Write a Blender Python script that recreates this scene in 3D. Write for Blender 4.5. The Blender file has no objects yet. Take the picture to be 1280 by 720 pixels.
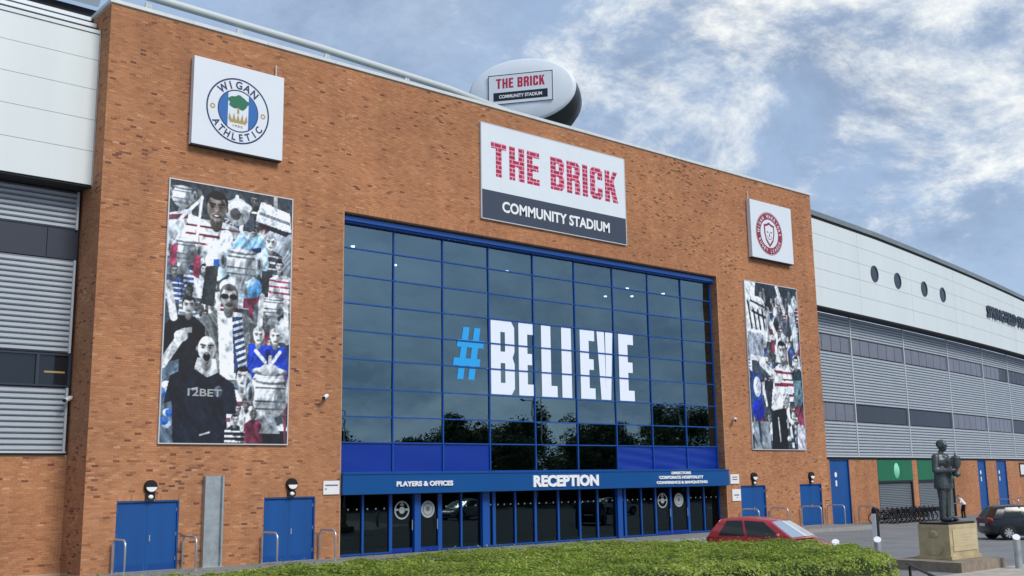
import bpy, bmesh, math, random
import numpy as np
from mathutils import Vector, Matrix, noise

random.seed(7)
rng = np.random.default_rng(7)
R = math.radians
scn = bpy.context.scene
COL = scn.collection

# ------------------------------------------------------------------ camera
CAM = Vector((0.0, -35.0, 2.84))
YAW, PITCH, ROLL = R(40.798), R(10.153), R(-0.828)
fw = Vector((math.sin(YAW) * math.cos(PITCH), math.cos(YAW) * math.cos(PITCH), math.sin(PITCH)))
rt = Vector((math.cos(YAW), -math.sin(YAW), 0))
up = rt.cross(fw)
rt2 = rt * math.cos(ROLL) + up * math.sin(ROLL)
up2 = up * math.cos(ROLL) - rt * math.sin(ROLL)
cd = bpy.data.cameras.new('camera')
cd.sensor_width = 36
cd.lens = 1325.34 / 1280 * 36
cd.clip_end = 3000
cam = bpy.data.objects.new('camera', cd)
m3 = Matrix((rt2, up2, -fw)).transposed()
cam.matrix_world = Matrix.Translation(CAM) @ m3.to_4x4()
COL.objects.link(cam)
scn.camera = cam

# ------------------------------------------------------------------ sky
SUN_DIR = Vector((0.10, -0.80, 0.74)).normalized()          # towards the sun lamp, put out front to brighten the facade
world = bpy.data.worlds.new('World')
scn.world = world
world.use_nodes = True
nt = world.node_tree
nt.nodes.clear()
def N(tree, t, **kw):
    n = tree.nodes.new(t)
    for k, v in kw.items():
        setattr(n, k, v)
    return n
L = nt.links.new
out = N(nt, 'ShaderNodeOutputWorld')
bg = N(nt, 'ShaderNodeBackground')
bg.inputs['Strength'].default_value = 0.085
L(bg.outputs[0], out.inputs[0])
sky = N(nt, 'ShaderNodeTexSky', sky_type='NISHITA', sun_disc=False)
sky.sun_elevation = math.asin(SUN_DIR.z)
sky.sun_rotation = math.atan2(SUN_DIR.x, SUN_DIR.y)
sky.air_density = 1.0
sky.dust_density = 1.2
tc = N(nt, 'ShaderNodeTexCoord')
sep = N(nt, 'ShaderNodeSeparateXYZ')
L(tc.outputs['Generated'], sep.inputs[0])
def math_node(op, a, b=None, clamp=False, tree=None):
    t = tree or nt
    n = N(t, 'ShaderNodeMath', operation=op, use_clamp=clamp)
    for i, v in enumerate((a, b)):
        if v is None:
            continue
        if isinstance(v, (int, float)):
            n.inputs[i].default_value = v
        else:
            t.links.new(v, n.inputs[i])
    return n.outputs[0]
zc = math_node('ADD', math_node('MAXIMUM', sep.outputs[2], 0.0), 0.42)
cx = math_node('DIVIDE', sep.outputs[0], zc)
cy = math_node('DIVIDE', sep.outputs[1], zc)
comb = N(nt, 'ShaderNodeCombineXYZ')
L(cx, comb.inputs[0]); L(cy, comb.inputs[1])
def wnoise(scale, detail, rough, off, dist=0.0):
    mp = N(nt, 'ShaderNodeMapping')
    mp.inputs['Location'].default_value = off
    L(comb.outputs[0], mp.inputs[0])
    n = N(nt, 'ShaderNodeTexNoise')
    n.inputs['Scale'].default_value = scale
    n.inputs['Detail'].default_value = detail
    n.inputs['Roughness'].default_value = rough
    n.inputs['Distortion'].default_value = dist
    L(mp.outputs[0], n.inputs['Vector'])
    return n.outputs[0]
def mrange(v, a, b, c=0.0, d=1.0):
    n = N(nt, 'ShaderNodeMapRange', interpolation_type='SMOOTHSTEP')
    L(v, n.inputs[0])
    for i, x in zip((1, 2, 3, 4), (a, b, c, d)):
        n.inputs[i].default_value = x
    return n.outputs[0]
def wmix(f, a, b):
    n = N(nt, 'ShaderNodeMix', data_type='RGBA')
    if isinstance(f, float): n.inputs[0].default_value = f
    else: L(f, n.inputs[0])
    for i, v in ((6, a), (7, b)):
        if isinstance(v, tuple): n.inputs[i].default_value = (*v, 1)
        else: L(v, n.inputs[i])
    return n.outputs[2]
n_big = wnoise(1.5, 4, 0.5, (3.1, 1.7, 0), 0.2)
n_mid = wnoise(2.6, 12, 0.64, (7.4, 2.2, 3), 0.35)
n_fine = wnoise(4.2, 14, 0.69, (2.9, 6.1, 5), 0.25)
deck = mrange(math_node('ADD', math_node('MULTIPLY', n_mid, 0.7), math_node('MULTIPLY', n_big, 0.4)), 0.36, 0.60)
grey = wmix(mrange(n_fine, 0.3, 0.7), (2.2, 3.0, 4.4), (3.9, 4.9, 6.5))        # shaded cloud deck
blue = wmix(0.65, sky.outputs[0], (3.9, 5.3, 7.6))
col = wmix(deck, blue, grey)
# thinner, sunlit cloud between the grey: broken patches, thickest towards the veiled bright quarter
vdir = N(nt, 'ShaderNodeVectorMath', operation='DOT_PRODUCT')
L(tc.outputs['Generated'], vdir.inputs[0])
vdir.inputs[1].default_value = Vector((0.79, 0.47, 0.40)).normalized()
glow = mrange(vdir.outputs['Value'], 0.90, 0.995)
bsum = math_node('ADD', math_node('ADD', math_node('MULTIPLY', n_fine, 0.62), math_node('MULTIPLY', n_mid, 0.5)), math_node('MULTIPLY', glow, 0.21))
breaks = mrange(bsum, 0.715, 0.90)
col = wmix(math_node('MULTIPLY', breaks, 0.85), col, (10.4, 10.2, 9.2))
L(col, bg.inputs['Color'])

# ------------------------------------------------------------------ sun, exposure
sd = bpy.data.lights.new('sun', 'SUN')
sd.energy = 2.0
sd.angle = R(22)
sd.color = (1.0, 0.95, 0.87)
sun = bpy.data.objects.new('sun', sd)
sun.rotation_euler = (-SUN_DIR).to_track_quat('-Z', 'Y').to_euler()
COL.objects.link(sun)
scn.view_settings.view_transform = 'Standard'
scn.view_settings.look = 'None'
scn.view_settings.exposure = 0.5
scn.view_settings.gamma = 1
scn.view_settings.use_curve_mapping = False
scn.render.engine = 'CYCLES'
scn.cycles.max_bounces = 8
scn.cycles.transparent_max_bounces = 16

# ------------------------------------------------------------------ materials
def srgb(r, g, b):
    f = lambda c: (c / 255 / 12.92) if c <= 10 else ((c / 255 + 0.055) / 1.055) ** 2.4
    return (f(r), f(g), f(b))
def M(name, col, rough=0.6, metal=0.0, var=0.0, vscale=3.0, bump=0.0, bscale=40.0, ior=None, coat=0.0, emit=None, streak=False):
    m = bpy.data.materials.new(name)
    m.use_nodes = True
    t = m.node_tree
    b = t.nodes['Principled BSDF']
    b.inputs['Base Color'].default_value = (*col, 1)
    b.inputs['Roughness'].default_value = rough
    b.inputs['Metallic'].default_value = metal
    if ior: b.inputs['IOR'].default_value = ior
    if coat:
        b.inputs['Coat Weight'].default_value = coat
        b.inputs['Coat Roughness'].default_value = 0.05
    if emit:
        b.inputs['Emission Color'].default_value = (*col, 1)
        b.inputs['Emission Strength'].default_value = emit
    if var or bump:
        geo = N(t, 'ShaderNodeNewGeometry')
        mp = N(t, 'ShaderNodeMapping')
        t.links.new(geo.outputs['Position'], mp.inputs[0])
        if streak:
            mp.inputs['Scale'].default_value = (1, 1, 0.12)
    if var:
        n = N(t, 'ShaderNodeTexNoise')
        n.inputs['Scale'].default_value = vscale
        n.inputs['Detail'].default_value = 8
        n.inputs['Roughness'].default_value = 0.65
        t.links.new(mp.outputs[0], n.inputs['Vector'])
        mr = N(t, 'ShaderNodeMapRange')
        t.links.new(n.outputs[0], mr.inputs[0])
        mr.inputs[1].default_value = 0.25; mr.inputs[2].default_value = 0.75
        mr.inputs[3].default_value = 1 - var; mr.inputs[4].default_value = 1 + var
        mx = N(t, 'ShaderNodeVectorMath', operation='SCALE')
        mx.inputs[0].default_value = col
        t.links.new(mr.outputs[0], mx.inputs['Scale'])
        t.links.new(mx.outputs[0], b.inputs['Base Color'])
    if bump:
        n2 = N(t, 'ShaderNodeTexNoise')
        n2.inputs['Scale'].default_value = bscale
        n2.inputs['Detail'].default_value = 6
        t.links.new(mp.outputs[0], n2.inputs['Vector'])
        bp = N(t, 'ShaderNodeBump')
        bp.inputs['Strength'].default_value = bump
        bp.inputs['Distance'].default_value = 0.02
        t.links.new(n2.outputs[0], bp.inputs['Height'])
        t.links.new(bp.outputs[0], b.inputs['Normal'])
    return m
def ramp_mat(name, attr, stops, rough=0.85, noise_amt=0.12, nscale=30, bump=0.3, patch=0.0, patch_scale=0.35, transl=0.0, streak=0.0):
    """colour from a per-piece attribute through a ramp, with grain"""
    m = bpy.data.materials.new(name)
    m.use_nodes = True
    t = m.node_tree
    b = t.nodes['Principled BSDF']
    b.inputs['Roughness'].default_value = rough
    a = N(t, 'ShaderNodeAttribute', attribute_name=attr)
    r = N(t, 'ShaderNodeValToRGB')
    while len(r.color_ramp.elements) < len(stops):
        r.color_ramp.elements.new(0.5)
    for e, (p, c) in zip(r.color_ramp.elements, stops):
        e.position = p; e.color = (*c, 1)
    t.links.new(a.outputs['Fac'], r.inputs[0])
    geo = N(t, 'ShaderNodeNewGeometry')
    n = N(t, 'ShaderNodeTexNoise')
    n.inputs['Scale'].default_value = nscale; n.inputs['Detail'].default_value = 5
    t.links.new(geo.outputs['Position'], n.inputs['Vector'])
    mr = N(t, 'ShaderNodeMapRange')
    t.links.new(n.outputs[0], mr.inputs[0])
    mr.inputs[1].default_value = 0.25; mr.inputs[2].default_value = 0.75
    mr.inputs[3].default_value = 1 - noise_amt; mr.inputs[4].default_value = 1 + noise_amt
    fac = mr.outputs[0]
    if patch:
        n3 = N(t, 'ShaderNodeTexNoise')
        n3.inputs['Scale'].default_value = patch_scale; n3.inputs['Detail'].default_value = 5
        t.links.new(geo.outputs['Position'], n3.inputs['Vector'])
        mr3 = N(t, 'ShaderNodeMapRange')
        t.links.new(n3.outputs[0], mr3.inputs[0])
        mr3.inputs[1].default_value = 0.3; mr3.inputs[2].default_value = 0.7
        mr3.inputs[3].default_value = 1 - patch; mr3.inputs[4].default_value = 1 + patch
        fac = math_node('MULTIPLY', fac, mr3.outputs[0], tree=t)
    if streak:                                          # rain streaks running down the wall
        mp4 = N(t, 'ShaderNodeMapping'); mp4.inputs['Scale'].default_value = (1.3, 1.3, 0.07)
        t.links.new(geo.outputs['Position'], mp4.inputs[0])
        n4 = N(t, 'ShaderNodeTexNoise'); n4.inputs['Scale'].default_value = 1.0; n4.inputs['Detail'].default_value = 7
        t.links.new(mp4.outputs[0], n4.inputs['Vector'])
        mr4 = N(t, 'ShaderNodeMapRange'); t.links.new(n4.outputs[0], mr4.inputs[0])
        mr4.inputs[1].default_value = 0.3; mr4.inputs[2].default_value = 0.7; mr4.inputs[3].default_value = 1 - streak; mr4.inputs[4].default_value = 1 + streak
        fac = math_node('MULTIPLY', fac, mr4.outputs[0], tree=t)
    sc = N(t, 'ShaderNodeVectorMath', operation='SCALE')
    t.links.new(r.outputs[0], sc.inputs[0]); t.links.new(fac, sc.inputs['Scale'])
    t.links.new(sc.outputs[0], b.inputs['Base Color'])
    if bump:
        bp = N(t, 'ShaderNodeBump')
        bp.inputs['Strength'].default_value = bump; bp.inputs['Distance'].default_value = 0.01
        t.links.new(n.outputs[0], bp.inputs['Height']); t.links.new(bp.outputs[0], b.inputs['Normal'])
    if transl:
        tr = N(t, 'ShaderNodeBsdfTranslucent')
        t.links.new(sc.outputs[0], tr.inputs[0])
        mxs = N(t, 'ShaderNodeMixShader'); mxs.inputs[0].default_value = transl
        t.links.new(b.outputs[0], mxs.inputs[1]); t.links.new(tr.outputs[0], mxs.inputs[2])
        t.links.new(mxs.outputs[0], t.nodes['Material Output'].inputs[0])
    return m
def glass_mat(name, tint, ior, through=0.35, rough=0.0):
    """tinted pane: see-through body under a Fresnel reflection"""
    m = bpy.data.materials.new(name)
    m.use_nodes = True
    t = m.node_tree
    t.nodes.clear()
    o = N(t, 'ShaderNodeOutputMaterial')
    fr = N(t, 'ShaderNodeFresnel'); fr.inputs[0].default_value = ior
    gl = N(t, 'ShaderNodeBsdfGlossy'); gl.inputs['Roughness'].default_value = rough
    gl.inputs['Color'].default_value = (0.66, 0.92, 1.0, 1)
    tr = N(t, 'ShaderNodeBsdfTransparent'); tr.inputs[0].default_value = (*[c * through for c in tint], 1)
    mx = N(t, 'ShaderNodeMixShader')
    t.links.new(fr.outputs[0], mx.inputs[0]); t.links.new(tr.outputs[0], mx.inputs[1]); t.links.new(gl.outputs[0], mx.inputs[2])
    # slightly uneven panes
    geo = N(t, 'ShaderNodeNewGeometry')
    n = N(t, 'ShaderNodeTexNoise'); n.inputs['Scale'].default_value = 0.7; n.inputs['Detail'].default_value = 2
    t.links.new(geo.outputs['Position'], n.inputs['Vector'])
    bp = N(t, 'ShaderNodeBump'); bp.inputs['Strength'].default_value = 0.03; bp.inputs['Distance'].default_value = 0.1
    t.links.new(n.outputs[0], bp.inputs['Height']); t.links.new(bp.outputs[0], gl.inputs['Normal'])
    t.links.new(mx.outputs[0], o.inputs[0])
    return m
def print_mat(name, attr='print', rough=0.55):
    m = bpy.data.materials.new(name)
    m.use_nodes = True
    t = m.node_tree
    b = t.nodes['Principled BSDF']
    b.inputs['Roughness'].default_value = rough
    a = N(t, 'ShaderNodeAttribute', attribute_name=attr)
    t.links.new(a.outputs['Color'], b.inputs['Base Color'])
    return m
def tile_mat(name, c1, c2, mortar, w, h, ms, rough=0.8, rot=(0, 0, 0), offset=0.5):
    m = bpy.data.materials.new(name)
    m.use_nodes = True
    t = m.node_tree
    b = t.nodes['Principled BSDF']
    b.inputs['Roughness'].default_value = rough
    geo = N(t, 'ShaderNodeNewGeometry')
    mp = N(t, 'ShaderNodeMapping'); mp.inputs['Rotation'].default_value = rot
    t.links.new(geo.outputs['Position'], mp.inputs[0])
    br = N(t, 'ShaderNodeTexBrick'); br.offset = offset
    br.inputs['Color1'].default_value = (*c1, 1); br.inputs['Color2'].default_value = (*c2, 1); br.inputs['Mortar'].default_value = (*mortar, 1)
    br.inputs['Scale'].default_value = 1; br.inputs['Mortar Size'].default_value = ms
    br.inputs['Brick Width'].default_value = w; br.inputs['Row Height'].default_value = h
    t.links.new(mp.outputs[0], br.inputs['Vector'])
    n = N(t, 'ShaderNodeTexNoise'); n.inputs['Scale'].default_value = 2.5; n.inputs['Detail'].default_value = 8
    t.links.new(geo.outputs['Position'], n.inputs['Vector'])
    mr = N(t, 'ShaderNodeMapRange'); t.links.new(n.outputs[0], mr.inputs[0])
    mr.inputs[1].default_value = 0.25; mr.inputs[2].default_value = 0.75; mr.inputs[3].default_value = 0.8; mr.inputs[4].default_value = 1.2
    sc = N(t, 'ShaderNodeVectorMath', operation='SCALE')
    t.links.new(br.outputs[0], sc.inputs[0]); t.links.new(mr.outputs[0], sc.inputs['Scale'])
    t.links.new(sc.outputs[0], b.inputs['Base Color'])
    return m

MT = {}
MT['brick'] = ramp_mat('brick', 'tone', [(0.0, (0.15, 0.060, 0.034)), (0.12, (0.24, 0.098, 0.050)), (0.27, (0.36, 0.150, 0.070)), (0.55, (0.44, 0.192, 0.088)), (0.82, (0.50, 0.235, 0.112)), (1.0, (0.56, 0.31, 0.17))], 0.9, 0.22, 32, 0.4, 0.12, 0.25, streak=0.10)
MT['mortar'] = M('mortar', (0.50, 0.34, 0.22), 0.95, var=0.2, vscale=2)
MT['brick_plain'] = M('brick_plain', (0.36, 0.165, 0.085), 0.9, var=0.25, vscale=7)
MT['coping'] = M('coping_metal', (0.62, 0.66, 0.66), 0.45, var=0.1, vscale=2)
MT['blue'] = M('blue_paint', (0.002, 0.060, 0.27), 0.4, var=0.08, vscale=1.5)
MT['blue_frame'] = M('blue_frame_paint', (0.008, 0.075, 0.33), 0.35)
MT['royal'] = M('royal_blue_panel', (0.002, 0.032, 0.28), 0.35, var=0.08, vscale=1)
MT['blue_door'] = M('blue_door_paint', (0.001, 0.070, 0.27), 0.5, var=0.18, vscale=1.2, streak=True)
MT['canopy'] = M('canopy_blue_paint', (0.001, 0.072, 0.26), 0.35, var=0.06, vscale=0.6)
MT['glass'] = glass_mat('curtain_glass', (0.45, 0.75, 0.85), 3.2, 0.55)
MT['glass_low'] = glass_mat('reception_glass', (0.55, 0.7, 0.75), 1.65, 0.5)
MT['glass_dark'] = M('dark_window_glass', (0.012, 0.016, 0.024), 0.06, ior=1.7)
MT['glass_grey'] = M('grey_blind_window', (0.15, 0.155, 0.19), 0.15, ior=1.6, var=0.15, vscale=0.8)
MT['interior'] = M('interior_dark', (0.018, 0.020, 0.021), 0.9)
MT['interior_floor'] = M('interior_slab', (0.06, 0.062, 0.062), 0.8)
MT['downlight'] = M('downlight_glow', (1.0, 0.93, 0.8), 0.5, emit=3.5)
MT['white_panel'] = M('white_cladding', (0.67, 0.73, 0.735), 0.42, var=0.05, vscale=0.6, streak=True)
MT['white_board'] = M('white_sign_board', (0.70, 0.76, 0.82), 0.5, var=0.03, vscale=0.8)
MT['white_paint'] = M('white_letter', (0.82, 0.84, 0.86), 0.5)
MT['vinyl'] = M('white_vinyl', (0.80, 0.87, 0.98), 0.4)
MT['vinyl_blue'] = M('bright_blue_vinyl', (0.022, 0.36, 0.80), 0.4)
MT['louvre_back'] = M('louvre_backing', (0.16, 0.18, 0.21), 0.6)
MT['silver_slat'] = M('silver_louvre', (0.46, 0.51, 0.56), 0.4, metal=0.15, var=0.06, vscale=1.0)
MT['silver_trim'] = M('silver_trim', (0.58, 0.62, 0.65), 0.45, metal=0.2)
MT['dark_panel'] = M('slate_panel', (0.035, 0.042, 0.062), 0.35, var=0.06, vscale=1)
MT['dark_shade'] = M('near_black_shade', (0.02, 0.022, 0.028), 0.8)  # near-black for dark parts, and for shade painted into gaps and soffits
MT['slate'] = M('sign_slate', (0.040, 0.055, 0.085), 0.5)
MT['navy'] = M('navy_ink', (0.010, 0.030, 0.12), 0.5)
MT['crest_blue'] = M('crest_blue', (0.010, 0.13, 0.42), 0.5)
MT['crest_green'] = M('crest_green', (0.003, 0.15, 0.075), 0.5)
MT['gold'] = M('crest_gold', (0.40, 0.30, 0.10), 0.5)
MT['maroon'] = M('crest_maroon', (0.27, 0.022, 0.055), 0.5)
MT['black_sign'] = M('black_print', (0.008, 0.011, 0.020), 0.45)
MT['black_body'] = M('black_shell', (0.012, 0.012, 0.013), 0.35, var=0.4, vscale=1.2)
MT['red_brick_print'] = tile_mat('red_brick_print', (0.45, 0.010, 0.055), (0.38, 0.008, 0.045), (0.66, 0.30, 0.42), 0.42, 0.20, 0.028, 0.5, rot=(R(90), 0, 0))
MT['red_print'] = M('red_print', (0.48, 0.015, 0.06), 0.5)
MT['galv'] = M('galvanised_steel', (0.42, 0.47, 0.49), 0.42, metal=0.55, var=0.25, vscale=4)
MT['steel'] = M('bright_steel', (0.60, 0.64, 0.66), 0.3, metal=0.7)
MT['black_metal'] = M('black_metal', (0.012, 0.012, 0.013), 0.4)
MT['white_lens'] = M('lamp_lens', (0.85, 0.86, 0.85), 0.3)
MT['asphalt'] = M('asphalt', (0.20, 0.20, 0.205), 0.9, var=0.26, vscale=0.45, bump=0.5, bscale=60)
MT['pavement'] = tile_mat('pavement_slabs', (0.22, 0.215, 0.21), (0.25, 0.245, 0.24), (0.15, 0.15, 0.15), 0.6, 0.6, 0.012)
MT['kerb'] = M('kerb_stone', (0.30, 0.30, 0.29), 0.85, var=0.15, vscale=3)
MT['paving'] = tile_mat('sandstone_paving', (0.42, 0.37, 0.31), (0.47, 0.42, 0.36), (0.28, 0.25, 0.22), 0.6, 0.4, 0.010)
MT['stone'] = M('sandstone', (0.46, 0.38, 0.22), 0.85, var=0.28, vscale=2.2, bump=0.4, bscale=25)
MT['stone_dark'] = M('weathered_stone', (0.24, 0.20, 0.15), 0.9, var=0.35, vscale=2.5, bump=0.4, bscale=20)
MT['bronze'] = M('dark_bronze', (0.075, 0.092, 0.098), 0.40, metal=0.45, var=0.45, vscale=6, bump=0.35, bscale=22)
MT['shop_green'] = M('green_sign', (0.002, 0.14, 0.058), 0.45, var=0.08, vscale=1)
MT['emblem_green'] = M('pale_green_emblem', (0.25, 0.70, 0.48), 0.5)
MT['shutter'] = M('grey_shutter', (0.17, 0.20, 0.22), 0.45, metal=0.3)
MT['leaf'] = ramp_mat('hedge_leaf', 'tone', [(0.0, (0.02, 0.055, 0.008)), (0.22, (0.13, 0.22, 0.022)), (0.6, (0.33, 0.44, 0.055)), (0.85, (0.48, 0.55, 0.12)), (1.0, (0.50, 0.46, 0.20))], 0.5, 0.10, 20, 0, 0.22, 0.8, transl=0.42)
MT['twig'] = M('hedge_twigs', (0.045, 0.062, 0.016), 0.95, var=0.4, vscale=6)
MT['tree_leaf'] = ramp_mat('tree_leaf', 'tone', [(0.0, (0.012, 0.026, 0.008)), (0.5, (0.035, 0.065, 0.016)), (1.0, (0.075, 0.11, 0.028))], 0.6, 0.1, 3, 0, transl=0.2)
MT['bark'] = M('bark', (0.085, 0.062, 0.045), 0.95, var=0.3, vscale=5, bump=0.6, bscale=15)
MT['tyre'] = M('tyre_rubber', (0.012, 0.012, 0.012), 0.85)
MT['alloy'] = M('alloy_rim', (0.62, 0.64, 0.66), 0.3, metal=0.6)
MT['car_glass'] = M('car_glass', (0.014, 0.020, 0.022), 0.10, ior=1.5)
MT['car_screen'] = M('car_windscreen', (0.80, 0.84, 0.86), 0.08, metal=0.85)  # pale mirror metal, imitates bright sky reflected in the glass
MT['red_car'] = M('red_car_paint', (0.42, 0.010, 0.022), 0.28, coat=0.8)
MT['black_car'] = M('black_car_paint', (0.006, 0.008, 0.012), 0.25, coat=0.4)
MT['silver_car'] = M('silver_car_paint', (0.50, 0.52, 0.54), 0.28, metal=0.3, coat=0.7)
MT['white_car'] = M('white_car_paint', (0.75, 0.76, 0.76), 0.25, coat=0.7)
MT['tail_red'] = M('tail_lamp', (0.35, 0.01, 0.012), 0.2, ior=1.6)
MT['head_clear'] = M('head_lamp', (0.7, 0.73, 0.75), 0.1, ior=1.6)
MT['skin'] = M('skin', (0.55, 0.34, 0.25), 0.6)
MT['white_cloth'] = M('white_shirt', (0.80, 0.81, 0.84), 0.85)
MT['black_cloth'] = M('black_trousers', (0.012, 0.012, 0.015), 0.9)
MT['hair'] = M('dark_hair', (0.03, 0.022, 0.016), 0.8)
MT['roof'] = M('roof_sheet', (0.20, 0.24, 0.25), 0.4, metal=0.2, var=0.2, vscale=0.4)
MT['truss'] = M('white_truss_paint', (0.55, 0.60, 0.60), 0.4)
MT['print'] = print_mat('poster_print')
MT['notice'] = M('notice_white', (0.78, 0.79, 0.80), 0.5)
MT['ink'] = M('grey_ink', (0.12, 0.13, 0.16), 0.6)
MT['frost'] = M('frosted_vinyl', (0.34, 0.38, 0.38), 0.6)

# ------------------------------------------------------------------ mesh helpers
ORG = {}
def tag(o, label=None, cat=None, group=None, kind=None):
    for k, v in (('label', label), ('category', cat), ('group', group), ('kind', kind)):
        if v: o[k] = v
    return o
def thing(name, loc, label, cat, group=None, rz=0.0):
    e = bpy.data.objects.new(name, None)
    e.empty_display_size = 0.3
    e.location = loc
    e.rotation_euler = (0, 0, rz)
    COL.objects.link(e)
    ORG[e.name] = Vector(loc)
    return tag(e, label, cat, group)
class MB:
    def __init__(s):
        s.v = []; s.f = []; s.tone = []
    def add(s, vs, fs, tone=None):
        o = len(s.v)
        s.v.extend(vs)
        s.f.extend([tuple(i + o for i in f) for f in fs])
        if tone is not None: s.tone.extend([tone] * len(fs))
        return s
    def hexa(s, c, tone=None, back=True):
        fs = [(0, 1, 2, 3), (0, 4, 5, 1), (1, 5, 6, 2), (2, 6, 7, 3), (3, 7, 4, 0)]
        if back: fs.append((7, 6, 5, 4))
        return s.add(c, fs, tone)
    def box(s, x0, x1, y0, y1, z0, z1):
        return s.hexa([(x0, y0, z0), (x1, y0, z0), (x1, y0, z1), (x0, y0, z1), (x0, y1, z0), (x1, y1, z0), (x1, y1, z1), (x0, y1, z1)])
    def fbox(s, F, u0, u1, v0, v1, d0, d1, tone=None, back=True):
        """box in a wall frame: d0 is the outer depth, d1 the inner"""
        return s.hexa([F(u0, v0, d0), F(u1, v0, d0), F(u1, v1, d0), F(u0, v1, d0), F(u0, v0, d1), F(u1, v0, d1), F(u1, v1, d1), F(u0, v1, d1)], tone, back)
    def fpoly(s, F, pts, d):
        return s.add([F(u, v, d) for u, v in pts], [tuple(range(len(pts)))])
    def tube(s, pts, r, n=8, cap=True, closed=False):
        pts = [Vector(p) for p in pts]
        rs = r if isinstance(r, (list, tuple)) else [r] * len(pts)
        base = len(s.v); prev = None
        m = len(pts)
        for i, p in enumerate(pts):
            if closed:
                d = pts[(i + 1) % m] - pts[i - 1]
            else:
                d = pts[min(i + 1, m - 1)] - pts[max(i - 1, 0)]
            d.normalize()
            if prev is None:
                a = Vector((0, 0, 1)) if abs(d.z) < 0.9 else Vector((1, 0, 0))
                x = d.cross(a).normalized()
            else:
                x = (prev - d * prev.dot(d)).normalized()
            prev = x
            y = d.cross(x)
            for k in range(n):
                t = 2 * math.pi * k / n
                s.v.append(tuple(p + (x * math.cos(t) + y * math.sin(t)) * rs[i]))
        for i in range(m if closed else m - 1):
            j = (i + 1) % m
            for k in range(n):
                k2 = (k + 1) % n
                s.f.append((base + i * n + k, base + i * n + k2, base + j * n + k2, base + j * n + k))
        if cap and not closed:
            s.f.append(tuple(base + k for k in range(n))[::-1])
            s.f.append(tuple(base + (m - 1) * n + k for k in range(n)))
        return s
    def lathe(s, prof, c, axis='z', n=20, caps=True):
        base = len(s.v)
        for r, h in prof:
            for k in range(n):
                t = 2 * math.pi * k / n
                a, b = r * math.cos(t), r * math.sin(t)
                p = {'z': (a, b, h), 'y': (a, h, b), 'x': (h, a, b)}[axis]
                s.v.append((c[0] + p[0], c[1] + p[1], c[2] + p[2]))
        for i in range(len(prof) - 1):
            for k in range(n):
                k2 = (k + 1) % n
                s.f.append((base + i * n + k, base + i * n + k2, base + (i + 1) * n + k2, base + (i + 1) * n + k))
        if caps:
            s.f.append(tuple(base + k for k in range(n))[::-1])
            s.f.append(tuple(base + (len(prof) - 1) * n + k for k in range(n)))
        return s
    def ell(s, c, r, nu=14, nv=9):
        prof = [(max(1e-3, math.sin(math.pi * i / nv)), -math.cos(math.pi * i / nv)) for i in range(nv + 1)]
        base = len(s.v)
        s.lathe(prof, (0, 0, 0), 'z', nu)
        for i in range(base, len(s.v)):
            x, y, z = s.v[i]
            s.v[i] = (c[0] + x * r[0], c[1] + y * r[1], c[2] + z * r[2])
        return s
    def disc(s, F, u, v, r, d, n=32, ry=None):
        return s.fpoly(F, [(u + r * math.cos(2 * math.pi * k / n), v + (ry or r) * math.sin(2 * math.pi * k / n)) for k in range(n)], d)
    def ring(s, F, u, v, r0, r1, d, n=48, a0=0, a1=2 * math.pi):
        vs = []; fs = []
        for k in range(n + 1):
            t = a0 + (a1 - a0) * k / n
            vs += [F(u + r0 * math.cos(t), v + r0 * math.sin(t), d), F(u + r1 * math.cos(t), v + r1 * math.sin(t), d)]
        for k in range(n):
            fs.append((2 * k, 2 * k + 1, 2 * k + 3, 2 * k + 2))
        return s.add(vs, fs)
    def mesh(s, name, origin=(0, 0, 0), smooth=False):
        me = bpy.data.meshes.new(name)
        o = Vector(origin)
        me.from_pydata([tuple(Vector(v) - o) for v in s.v] if o.length else s.v, [], s.f)
        if s.tone:
            a = me.attributes.new('tone', 'FLOAT', 'FACE')
            a.data.foreach_set('value', np.asarray(s.tone, dtype=np.float32))
        if smooth:
            me.polygons.foreach_set('use_smooth', [True] * len(me.polygons))
        return me
    def build(s, name, mat, parent=None, loc=None, smooth=False, local=False):
        org = ORG.get(parent.name, Vector((0, 0, 0))) if parent else Vector(loc or (0, 0, 0))
        if local: org = Vector((0, 0, 0))
        me = s.mesh(name, org, smooth)
        me.materials.append(MT[mat] if isinstance(mat, str) else mat)
        o = bpy.data.objects.new(name, me)
        COL.objects.link(o)
        if parent:
            o.parent = parent
            ORG[o.name] = org
        else:
            o.location = org
            if loc and local: o.location = loc
            ORG[o.name] = org
        return o
def obj_from_mesh(name, me, parent, loc=(0, 0, 0), rot=None):
    o = bpy.data.objects.new(name, me)
    COL.objects.link(o)
    o.parent = parent
    o.location = loc
    if rot: o.rotation_euler = rot
    ORG[o.name] = ORG.get(parent.name, Vector((0, 0, 0)))
    return o
def group_part(name, parent):
    e = bpy.data.objects.new(name, None)
    e.empty_display_size = 0.2
    COL.objects.link(e); e.parent = parent
    ORG[e.name] = ORG[parent.name]
    return e
def copy_tree(o, parent=None):
    c = o.copy(); COL.objects.link(c); c.parent = parent
    for ch in list(o.children):
        copy_tree(ch, c)
    return c
def smooth_by_angle(o, ang=40):
    me = o.data
    bm = bmesh.new(); bm.from_mesh(me)
    for f in bm.faces: f.smooth = True
    for e in bm.edges:
        if len(e.link_faces) == 2 and e.calc_face_angle(0) > R(ang): e.smooth = False
    bm.to_mesh(me); bm.free()

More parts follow.
